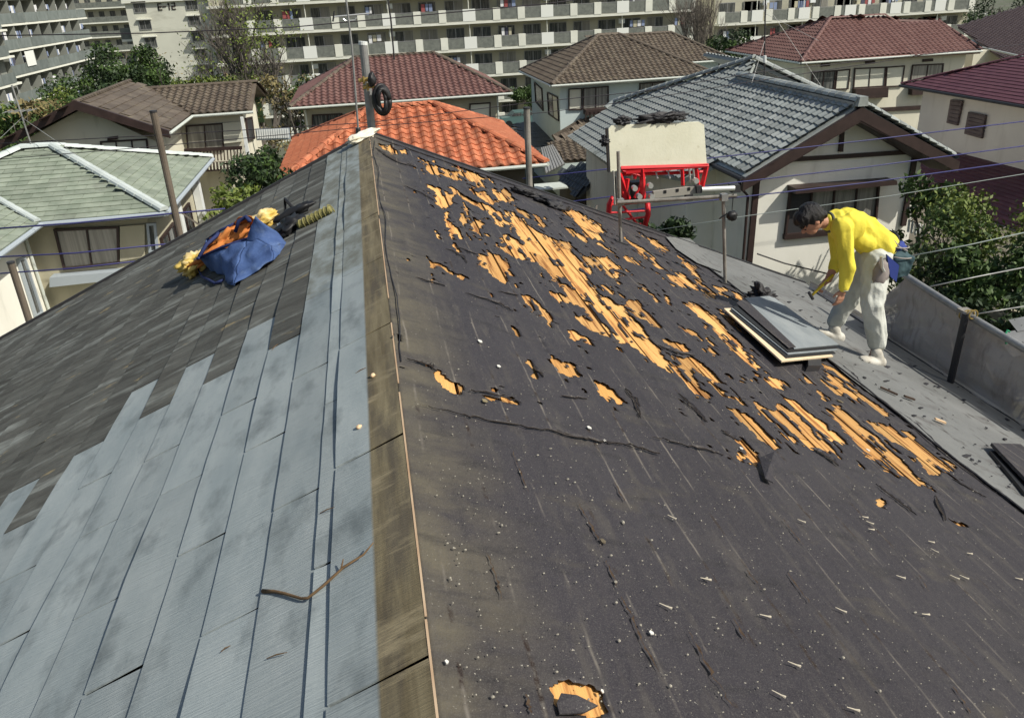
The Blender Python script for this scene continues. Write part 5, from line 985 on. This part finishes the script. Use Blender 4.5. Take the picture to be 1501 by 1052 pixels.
for k in range(7):
    r1, r2 = .075-.004*k % .02, .135; g = G(); pts = [c+np.array([math.cos(q)*(.035+.009*k*.9), .02*math.sin(q*2+k)-.03+.010*k, math.sin(q)*(.10+.007*k)]) for q in np.linspace(0, 2*math.pi, 22)]; g.tube(pts, .020, 6); g.obj('loop', BLACK, t, smooth=True)
crumple('coil_grip', atY(545, 117, 8.6), ((1, 0, 0), Yv, (0, 0, 1)), (.045, .04, .07), BLACK, 3, .3, 1.5, t, 3)
t = thing('aerial_mast', 'thin pale aerial mast with one cross arm behind the ridge end', 'antenna', tuple(atY(524, 195, 9.2)))
G().tube([atY(526, 205, 9.2), atY(524, 175, 9.2), atY(516, 70, 9.2), atY(505, -20, 9.2)], .011, 8).obj('mast', METAL, t); G().tube([atY(490, 25, 9.2), atY(543, 20, 9.2)], .009, 6).obj('cross_arm', ALU, t); G().tube([atY(503, 28, 9.2), atY(507, 31, 9.2), atY(520, 30, 9.2), atY(523, 26, 9.2)], .007, 6).obj('dipole', ALU, t)
G().tube([atY(490, 17, 9.2), atY(488, 32, 9.2)], .009, 5).obj('reflector', DSTEEL, t); G().tube([atY(525, 188, 9.2), atY(525, 196, 9.2)], .028, 8).obj('mast_clamp', DSTEEL, t)
t = thing('aerial_mast', 'thin dark aerial mast in front of the red-brown hip roof', 'antenna', tuple(atY(575, 85, 36)))
G().tube([atY(578, 88, 38), atY(573, 30, 38), atY(566, -20, 38)], .04, 6).obj('mast', DSTEEL, t)
# ------------------------------------------------------------ slate hoist
t = thing('roof_hoist', 'red framed roof hoist carrying a cream board panel on aluminium rails', 'hoist', (3.4, 9.4, 6.8))
Yh = 9.5
def bar(ps, r, m_, nm, Y=Yh, n=4): return G().tube([atY(x, y, Y+(k_[0] if k_ else 0)) for x, y, *k_ in ps], r, n).obj(nm, m_, t)
G().prism(qY([(891, 190), (896, 184), (1025, 179), (1032, 183), (1036, 240), (893, 252)], Yh), (0, .035, 0)).obj('board_panel', PANELC, t)
G().prism(qY([(889, 189), (892, 188), (895, 252), (892, 253)], Yh-.01), (0, .06, 0)).obj('panel_edge', DSTEEL, t)
for x0, y0_, x1_, y1_, r in ((910, 247, 1038, 243, .028), (908, 254, 922, 292, .028), (941, 247, 943, 291, .036), (935, 250, 930, 262, .02), (920, 262, 916, 292, .028), (1036, 243, 1029, 274, .032), (1000, 247, 1001, 272, .024), (1021, 248, 1024, 272, .024), (912, 250, 941, 258, .02)):
    G().tube([atY(x0, y0_, Yh), atY(x1_, y1_, Yh)], r, 4).obj('red_strut', RED, t)
g = G(); g.obox(atY(973, 245, Yh+.1), (.52, 0, 0), (0, .12, 0), (0, 0, .018)); g.obj('carriage_top', RED, t)
for pts in ([(899, 288), (893, 300), (892, 318), (897, 330)], [(949, 298), (950, 314), (944, 335)]): G().tube(qY(pts, Yh+.15), .035, 6).obj('red_arm', RED, t, smooth=True)
for q_ in ([(905, 262), (921, 261), (923, 300), (906, 302)], [(926, 268), (946, 266), (947, 296), (928, 298)]): G().prism(qY(q_, Yh+.22), (0, .12, 0)).obj('winch_box', DSTEEL, t)
for k in range(5): G().tube([atY(925+k*18, 250, Yh+.06), atY(928+k*18, 262, Yh+.02)], .010, 5).obj('hook', ALU, t)
G().tube([atY(906, 256, Yh+.1), atY(1034, 252, Yh+.1)], .022, 6).obj('red_beam', RED, t); G().tube([atY(915, 290, Yh+.1), atY(905, 262, Yh+.1)], .02, 6).obj('red_beam', RED, t); G().tube([atY(930, 290, Yh+.1), atY(945, 258, Yh+.1)], .018, 6).obj('red_beam', RED, t)
G().tube([atY(912, 300, Yh+.2), atY(935, 330, Yh+.2)], .018, 6).obj('red_beam', RED, t)
for a, b in (((896, 300), (948, 296)), ((895, 312), (948, 309)), ((896, 324), (946, 318)), ((900, 332), (940, 328))): G().tube([atY(*a, Yh+.15), atY(*b, Yh+.15)], .014, 6).obj('rung', RED, t)
for x, y in ((930, 276), (953, 272), (955, 288), (1020, 265), (937, 288)):
    p = atY(x, y, Yh-.06); G().tube([p+(0, -.03, 0), p+(0, .04, 0)], .033, 12).obj('roller', ALU, t)
for x in (899, 904): G().tube(qY([(x, 250), (x+2, 300)], Yh), .012, 6).obj('guide_rod', ALU, t)
for x in (1010, 1016): G().tube(qY([(x, 246), (x+2, 268)], Yh), .012, 6).obj('guide_rod', ALU, t)
rl_ = G().prism(qY([(958, 281), (1028, 272), (1029, 283), (959, 291)], Yh-.08), (0, .05, 0)).obj('slotted_rail', M_('grey_beige_rail', (.30, .28, .24), rough=.5), t)
for x in (973, 991, 1008, 1020): G().prism(qY([(x, 281-(x-958)*.12), (x+4, 280.5-(x-958)*.12), (x+4, 285-(x-958)*.12), (x, 285.5-(x-958)*.12)], Yh-.085), (0, .004, 0)).obj('slot', BLACK, rl_)
G().tube(qY([(1028, 278), (1076, 276)], Yh-.1), .034, 12).obj('steel_tube', ALU, t); G().prism(qY([(1072, 272), (1085, 271), (1086, 282), (1073, 283)], Yh-.1), (0, .09, 0)).obj('tube_end', DSTEEL, t); G().prism(qY([(1021, 273), (1029, 273), (1029, 283), (1022, 284)], Yh-.12), (0, .09, 0)).obj('tube_end', DSTEEL, t)
G().prism(qY([(1006, 286), (1016, 285), (1016, 294), (1006, 295)], Yh-.1), (0, .07, 0)).obj('latch', DSTEEL, t)
for i, (x, y, rx, rz, lab) in enumerate([(912, 177, .10, .055, 'small black felt scrap on the left of the cream board'), (968, 173, .28, .06, 'long torn black felt draped over the top edge of the cream board'), (886, 207, .05, .06, 'black felt scrap hanging off the left edge of the cream board'), (990, 170, .14, .05, 'small black felt lump at the right of the draped piece')]):
    crumple('felt_scrap', atY(x, y, Yh+.02), ((1, 0, 0), Yv, (0, 0, 1)), (rx, .06, rz), FELT_BLACK, 30+i, .7, 2.4, label=lab, cat='felt scrap', sub=4)
# guard posts on the roof with the cross pipe
p1, p2 = onr(910, 356, 0), onr(1063, 416, 0)
for lab, p_, (tx, ty) in (('thin steel post standing on the felt left of the hoist', p1, (906, 222)), ('thin steel post with base plate right of the hoist', p2, (1060, 283))):
    q = thing('guard_post', lab, 'post', tuple(p_)); top = atY(tx, ty, p_[1]); G().tube([p_, top], .016, 10).obj('post', DRUST, q)
    G().obox(p_+NR*.008, Tr*.06, Yv*.04, NR*.006).obj('base_plate', DSTEEL, q); pc = p_*(.35)+top*.65 if tx < 1000 else p_*.08+top*.92
    G().obox(atY(*((909, 296) if tx < 1000 else (1061, 289)), p_[1]-.02), (.03, 0, 0), (0, .03, 0), (0, 0, .03)).obj('clamp', METAL, q)
q = thing('guard_rail', 'horizontal steel rail between the two thin posts before the hoist', 'rail', tuple((p1+p2)/2))
G().tube([atY(905, 297, p1[1]-.05), atY(1080, 287, p2[1]-.05)], .017, 10).obj('pipe', DRUST, q)
q = thing('rope_weight', 'small black weight hanging on a line from the steel rail', 'weight', tuple(atY(1073, 316, p2[1])))
crumple('weight', atY(1073, 316, p2[1]-.05), ((1, 0, 0), Yv, (0, 0, 1)), (.05, .04, .05), BLACK, 2, .25, 1.5, q, 3); G().tube(qY([(1075, 284), (1073, 308)], p2[1]-.05), .004, 5).obj('line', BLACK, q); G().tube(qY([(1066, 313), (1054, 321)], p2[1]-.05), .007, 5).obj('hook', BLACK, q)
# ------------------------------------------------------------ net railing at the eave
t = thing('net_railing', 'grey pipe railing with dusty safety net along the right eave', 'railing', (4.85, 5.7, 6.2))
XR = 4.88; top = qX([(1300, 383), (1330, 405), (1415, 459), (1501, 510), (1600, 568)], XR); bot = qX([(1228, 445), (1255, 463), (1393, 557), (1501, 632), (1640, 728)], XR)
ya_ = np.linspace(2.2, 8.3, 110); zt = np.interp(ya_, [p[1] for p in top][::-1][:-1]+[7.2], [p[2] for p in top][::-1][:-1]+[6.3])
P = np.zeros((110, 26, 3)); 
for j in range(26):
    s = j/25; z_ = zt*(1-s)+(RZ-SLR*4.85-.02)*s; P[:, j, 1] = ya_; P[:, j, 2] = z_; P[:, j, 0] = XR+.02+.05*np.sin(s*3.1)*fbm(ya_*2.2, np.full(110, s*2.), 51)+.03*fbm(ya_*5, np.full(110, s*6.), 52)-.02*s
m, n, col, mix, ramp, nz, L, bs, geo = mat('safety_net', (.42, .375, .345), (.50, .455, .42), (2.5, 2.5, 2.5), .9, .3, (150, 150, 150), c3=(.30, .265, .245), sc3=(12, 12, 3), thr3=(.52, .75))
bs.inputs['Alpha'].default_value = .9; NET = m
grid_obj('net', P, NET, t)
G().tube([p+(-.03, 0, .015) for p in top], .030, 12).obj('top_pipe', METAL, t, smooth=True); G().tube([(XR, y_, RZ-SLR*4.88+.01) for y_ in np.arange(2.2, 8.4, .5)], .014, 8).obj('bottom_rope', DSTEEL, t, smooth=True)
for a, b in (((1416, 459), (1393, 560)),): G().tube([atX(a[0], a[1], XR-.10), atX(b[0], b[1], XR-.10)], .03, 12).obj('post', DSTEEL, t)
G().obox(atX(1416, 459, XR-.05), (.045, 0, 0), (0, .06, 0), (0, 0, .03)).obj('clamp', DRUST, t); 
for k in range(4): c = atX(1412+k*5, 461, XR-.06); G().tube([c+(math.cos(q)*.04, .0, math.sin(q)*.04) for q in np.linspace(0, 6.28, 10)], .006, 5).obj('wire_tie', BRASS, t)
GRN = M_('green_tie', (.03, .25, .12), rough=.6); c = atX(1478, 492, XR); G().tube([c+(-.02, -.02, -.06), c+(-.035, 0, 0), c+(.0, .02, .04), c+(.03, .03, .02)], .008, 6).obj('green_tie', GRN, t)
# ------------------------------------------------------------ the worker
SKIN = M_('skin', (.42, .22, .14), (.36, .17, .11), (9, 9, 9), .55); HAIR = M_('black_hair', (.005, .004, .004), (.014, .012, .012), (60, 20, 60), .45, .5, (160, 40, 160))
SHIRT = M_('yellow_shirt', (.74, .63, .07), (.64, .53, .05), (9, 9, 5), .85, .15, 60); TROU = M_('pale_trousers', (.55, .56, .51), (.46, .47, .42), (7, 7, 7), .85, .2, 40, c3=(.36, .36, .32), sc3=(9, 9, 6), thr3=(.6, .8))
SHOE = M_('white_shoe', (.55, .53, .47), (.38, .35, .29), (12, 12, 12), .7)
def capsule(g, a, b, ra, rb, flat=None):
    a = np.array(a, float); b = np.array(b, float); d = b-a; L_ = np.linalg.norm(d); d = d/(L_+1e-9); u = np.cross(d, [0, 0, 1]); u = u/np.linalg.norm(u) if np.linalg.norm(u) > .1 else np.array([1, 0, 0]); v = np.cross(u, d)
    pts = []; rs = []
    for t in np.linspace(-math.pi/2, 0, 6)[:-1]: pts.append(a+d*math.sin(t)*ra*.98); rs.append(max(ra*math.cos(t), .001))
    for t in np.linspace(0, 1, 4): pts.append(a+d*L_*t); rs.append(ra+(rb-ra)*t)
    for t in np.linspace(0, math.pi/2, 6)[1:]: pts.append(b+d*math.sin(t)*rb*.98); rs.append(max(rb*math.cos(t), .001))
    g.tube(pts, rs, 16)
def blob(g, c, axs, rad, sub=3):
    V, Fc = ICO[sub]; A = [np.array(a, float)/np.linalg.norm(a) for a in axs]; g.add([c+sum(A[i]*v[i]*rad[i] for i in range(3)) for v in V], Fc)
def remesh(g, name, m_, parent, vox, smooth=6, disp=None, **kw):
    me = g.mesh('tmp', m_, WL[parent.name]); o = bpy.data.objects.new('tmp', me); COL.objects.link(o)
    r = o.modifiers.new('r', 'REMESH'); r.mode = 'VOXEL'; r.voxel_size = vox; s = o.modifiers.new('s', 'SMOOTH'); s.iterations = smooth; s.factor = .5
    s2 = bpy.data.scenes.new('scratch'); COL.objects.unlink(o); s2.collection.objects.link(o); 
    with bpy.context.temp_override(scene=s2, view_layer=s2.view_layers[0]): dg = bpy.context.evaluated_depsgraph_get(); m2 = bpy.data.meshes.new_from_object(o.evaluated_get(dg))
    bpy.data.objects.remove(o); bpy.data.scenes.remove(s2); m2.name = name
    m2.polygons.foreach_set('use_smooth', [True]*len(m2.polygons))
    if disp:
        amp, fr, sd, zs = disp
        N3 = [v.normal.copy() for v in m2.vertices]; C3 = [v.co.copy() for v in m2.vertices]; out = []
        for co, no in zip(C3, N3):
            q = co*fr; q = Vector((q.x, q.y, q.z*zs+q.x*.5)); k = 1-abs(mnoise.noise(q+Vector((sd, 0, 0))))*2.2; out += list(co+no*amp*(k-.4+.5*mnoise.noise(q*2.3)))
        m2.vertices.foreach_set('co', out); m2.update()
    if not m2.materials: m2.materials.append(m_)
    return tag(link(bpy.data.objects.new(name, m2), parent, WL[parent.name]), **kw)
J = lambda x, y, Y: atY(x, y, Y)
w_ = thing('person', 'man in a yellow shirt and pale trousers bending over with a hammer', 'person', tuple(onr(1255, 515)))
hipN, kneeN, ankN = J(1284, 380, 5.64), J(1279, 446, 5.50), J(1284, 514, 5.53)
hipF, kneeF, ankF = J(1272, 380, 5.86), J(1246, 436, 5.90), J(1224, 480, 5.98)
pel, sp1, ch, upc, nk = J(1287, 360, 5.74), J(1265, 339, 5.74), J(1240, 330, 5.74), J(1226, 326, 5.74), J(1211, 326, 5.74)
shN, shF = J(1234, 334, 5.58), J(1228, 328, 5.91); elN, elF = J(1243, 392, 5.50), J(1229, 378, 5.92); wrN, wrF = J(1236, 424, 5.50), J(1214, 410, 5.86)
hd = J(1188, 322, 5.73); faced = np.array([-.62, -.10, -.78]); faced /= np.linalg.norm(faced); crown_ = np.array([-.78, 0, .62]); crown_ /= np.linalg.norm(crown_); lat = np.cross(faced, crown_)
footN = onr(1284, 534, .0); footF = onr(1222, 496, .0)
b = G()
for a, c, r1, r2 in ((pel, sp1, .12, .12), (sp1, ch, .12, .13), (ch, upc, .13, .085), (upc, nk, .075, .052), (nk, hd, .052, .055), (shN, shF, .06, .06), (hipN, hipF, .09, .09), (hipN, kneeN, .085, .055), (kneeN, ankN, .055, .04), (hipF, kneeF, .085, .055), (kneeF, ankF, .055, .04),
    (shN, elN, .05, .04), (elN, wrN, .042, .029), (shF, elF, .05, .04), (elF, wrF, .042, .03), (ankN, footN+(-.05, 0, .04), .04, .035), (ankF, footF+(-.05, 0, .04), .04, .035)): capsule(b, a, c, r1, r2)
blob(b, hd, (lat, faced, crown_), (.075, .092, .108)); blob(b, hd+faced*.05-crown_*.055, (lat, faced, crown_), (.05, .045, .05))
blob(b, hd+faced*.102-crown_*.012, (lat, faced, crown_), (.014, .02, .022), 2)
for s in (-1, 1): blob(b, hd+lat*s*.078-crown_*.01, (lat, faced, crown_), (.012, .02, .03), 2); blob(b, hd+lat*s*.03+faced*.083+crown_*.018, (lat, faced, crown_), (.018, .012, .01), 2)
def hand(wr, d, pn, curl, thumb):
    """d: towards the fingers, pn: palm normal; unequal fingers, bent twice, thumb from the side"""
    d = d/np.linalg.norm(d); pn = pn-d*np.dot(pn, d); pn /= np.linalg.norm(pn); s = np.cross(d, pn)*thumb
    capsule(b, wr, wr+d*.03, .027, .027)
    for k in range(4): capsule(b, wr+d*.02+s*(.010-.006*k), wr+d*.078+s*(.027-.018*k), .014, .0125)
    for k, L_ in enumerate((.070, .078, .072, .056)):
        p = wr+d*.082+s*(.028-.0187*k); q0 = d
        for j, f in enumerate((.42, .32, .26)):
            a = curl*(j+.6); q = math.cos(a)*d+math.sin(a)*pn; p2 = p+q*L_*f; capsule(b, p, p2, .0098-.001*j, .0092-.001*j); p = p2
    p = wr+d*.022+s*.022; p2 = p+(s*.75+d*.6+pn*.3)*.036; p3 = p2+(d*.85+s*.15+pn*.4)*.028; capsule(b, p, p2, .014, .0115); capsule(b, p2, p3, .011, .0095)
hN = J(1229, 446, 5.5)-wrN; hand(wrN, hN, np.array([-.3, 1, 0]), .35, -1); hF = np.array([-.75, -.05, -.45]); hand(wrF, hF, np.array([.1, -.55, -.8]), .85, 1)
body = remesh(b, 'body', SKIN, w_, .0052, 4)
# eyes and mouth
for s in (-1, 1): blob(g := G(), hd+lat*s*.030+faced*.088+crown_*.006, (lat, faced, crown_), (.013, .008, .007), 2); g.obj('eye', BLACK, body, smooth=True, solid=False)
blob(g := G(), hd+faced*.088-crown_*.058, (lat, faced, crown_), (.022, .007, .005), 2); g.obj('mouth', M_('lips', (.30, .10, .08), rough=.5), body, smooth=True, solid=False)
g = G(); blob(g, hd-faced*.030+crown_*.022, (lat, faced, crown_), (.093, .098, .112)); blob(g, hd+crown_*.075+faced*.02, (lat, faced, crown_), (.085, .085, .055)); blob(g, hd-faced*.085-crown_*.035, (lat, faced, crown_), (.07, .035, .06)); 
for k in range(26):
    a = random.uniform(-1.2, 1.2); p = hd+crown_*random.uniform(.03, .10)+lat*math.sin(a)*.085+faced*math.cos(a)*.07; capsule(g, p, p+faced*.03-crown_*random.uniform(.015, .04), .012, .004)
remesh(g, 'hair', HAIR, w_, .006, 2, (.004, 26, 3, .6))
g = G()
for a, c, r1, r2 in ((pel+(.0, -.05, .0), sp1, .135, .132), (pel+(.0, .05, .0), sp1, .135, .132), (sp1, ch, .132, .138), (ch, upc, .138, .10), (upc, nk*.7+upc*.3, .10, .068), (shN, shF, .082, .082), (shN, elN, .076, .062), (elN, elN*.12+wrN*.88, .060, .042), (shF, elF, .082, .062), (elF, elF*.55+wrF*.45, .06, .048)): capsule(g, a, c, r1, r2)
blob(g, J(1262, 352, 5.68), ((.8, 0, -.4), Yv, (.4, 0, .8)), (.16, .11, .085))
for y0_ in (5.62, 5.86): blob(g, J(1248, 333, y0_), ((.8, 0, -.3), Yv, (.3, 0, .8)), (.12, .07, .12))
remesh(g, 'shirt', SHIRT, w_, .0065, 4, (.009, 10, 5, .5))
g = G()
for a, c, r1, r2 in ((pel+(.035, -.06, -.07), pel+(.035, .06, -.07), .125, .125), (pel+(.02, -.06, -.08), hipN, .125, .122), (pel+(.02, .06, -.08), hipF, .125, .12), (hipN, kneeN, .115, .088), (kneeN, ankN+(0, 0, .075), .086, .076), (hipF, kneeF, .113, .086), (kneeF, ankF+(0, 0, .07), .084, .072)): capsule(g, a, c, r1, r2)
remesh(g, 'trousers', TROU, w_, .0065, 4, (.009, 12, 9, .5))
def shoe(f, ang, nm='shoe'):
    d = -(Tr*math.cos(ang)+Yv*math.sin(ang)); s = np.cross(NR, d); g = G()
    for k in range(9):
        u = k/8; blob(g, f+NR*(.050-.012*u)+d*(-.095+.21*u), (d, s, NR), (.05, .040+.016*math.sin(u*2.6), .050-.016*u))
    capsule(g, f+NR*.06-d*.055, f+(0, 0, .13)-d*.05, .05, .046)
    o = remesh(g, nm, SHOE, w_, .007, 4, (.0012, 30, 2, 1)); g = G(); P = [f+d*(.15*math.cos(q))+s*(.05*math.sin(q)) for q in np.linspace(0, 2*math.pi, 20)[:-1]]; g.prism(P, NR*.016); g.obj('sole', DARKW, o)
shoe(footN+(-.06, -.02, 0), .25); shoe(footF+(-.06, 0, 0), -.15)
# belt, pouches, collar, watch
def ring(c, ax, n_, r1, r2, tr_, nm, m_, par=w_):
    n_ = n_/np.linalg.norm(n_); a = ax-n_*np.dot(ax, n_); a /= np.linalg.norm(a); b_ = np.cross(n_, a); g = G(); g.tube([c+a*math.cos(q)*r1+b_*math.sin(q)*r2 for q in np.linspace(0, 2*math.pi, 25)], tr_, 8); return g.obj(nm, m_, par, smooth=True)
ring(pel+(.02, 0, -.02), Yv, (pel-sp1), .163, .15, .017, 'belt', BLACK); ring(nk*.75+upc*.25, Yv, nk-upc, .073, .071, .012, 'collar', M_('collar_grey', (.10, .10, .07), rough=.9)); ring(wrN+(wrN-hN*0-wrN)*0, Yv, hN, .034, .032, .008, 'watch', ALU)
PB = M_('pouch_blue', (.03, .05, .22), rough=.8); PG = M_('pouch_green', (.04, .075, .085), rough=.8); PT = M_('pouch_trim', (.25, .23, .21), rough=.7)
t = thing('tool_pouch', 'blue and green tool pouch hanging from the belt of the worker', 'pouch', tuple(J(1318, 380, 5.62)))
g = G(); c = J(1317, 386, 5.60); blob(g, c, ((1, .3, 0), (0, 1, 0), (0, 0, 1)), (.105, .07, .125)); g.add([c+(x, y, z) for x, y, z in ((-.09, -.06, .1), (.1, -.06, .06), (.1, .06, .06), (-.09, .06, .1), (-.08, -.05, -.1), (.07, -.05, -.1), (.07, .05, -.1), (-.08, .05, -.1))], [(0, 1, 2, 3), (4, 5, 6, 7), (0, 1, 5, 4), (1, 2, 6, 5), (2, 3, 7, 6), (3, 0, 4, 7)])
remesh(g, 'front_pocket', PG, t, .007, 5, (.006, 14, 4, 1)); g = G(); blob(g, c+(.0, .04, .075), ((1, .3, 0), (0, 1, 0), (0, 0, 1)), (.10, .06, .10)); remesh(g, 'back_pocket', PB, t, .007, 4, (.006, 14, 6, 1))
for dz, m2, dy in ((.065, PT, -.02), (.135, PT, .03)): ring(c+(0, dy, dz), np.array([1., .3, 0]), np.array([.15, 0, 1.]), .095, .062, .006, 'trim', m2, t)
G().prism([J(x, y, 5.52) for x, y in ((1298, 372), (1316, 388), (1312, 412), (1303, 404))], (0, -.02, 0)).obj('blue_flap', PB, t)
G().tube([J(1310, 352, 5.6), J(1318, 362, 5.58), J(1330, 368, 5.56)], .007, 6).obj('strap', PT, t, smooth=True)
t = thing('holder_bag', 'small worn grey leather holder on the hip of the worker', 'pouch', tuple(J(1290, 400, 5.5)))
crumple('holder', J(1291, 402, 5.50), ((1, 0, 0), Yv, (0, 0, 1)), (.07, .035, .13), M_('grey_leather', (.27, .24, .22), (.2, .17, .16), (9, 9, 9), .8), 8, .25, 1.5, t, 3)
G().tube([J(1292, 376, 5.47), J(1293, 392, 5.46), J(1296, 398, 5.46)], .012, 6).obj('pliers', ALU, t)
t = thing('hammer', 'yellow handled hammer in the right hand of the worker', 'hammer', tuple(J(1200, 425, 5.8)))
a = J(1221, 403, 5.84); e = J(1189, 434, 5.78); G().tube([a, a*.6+e*.4, e], [.012, .013, .010], 8).obj('handle', M_('yellow_plastic', (.62, .45, .03), rough=.4), t, smooth=True)
d = (e-a)/np.linalg.norm(e-a); u = np.cross(d, Yv); G().tube([e-u*.045, e+u*.035], .013, 10).obj('hammer_head', DSTEEL, t)
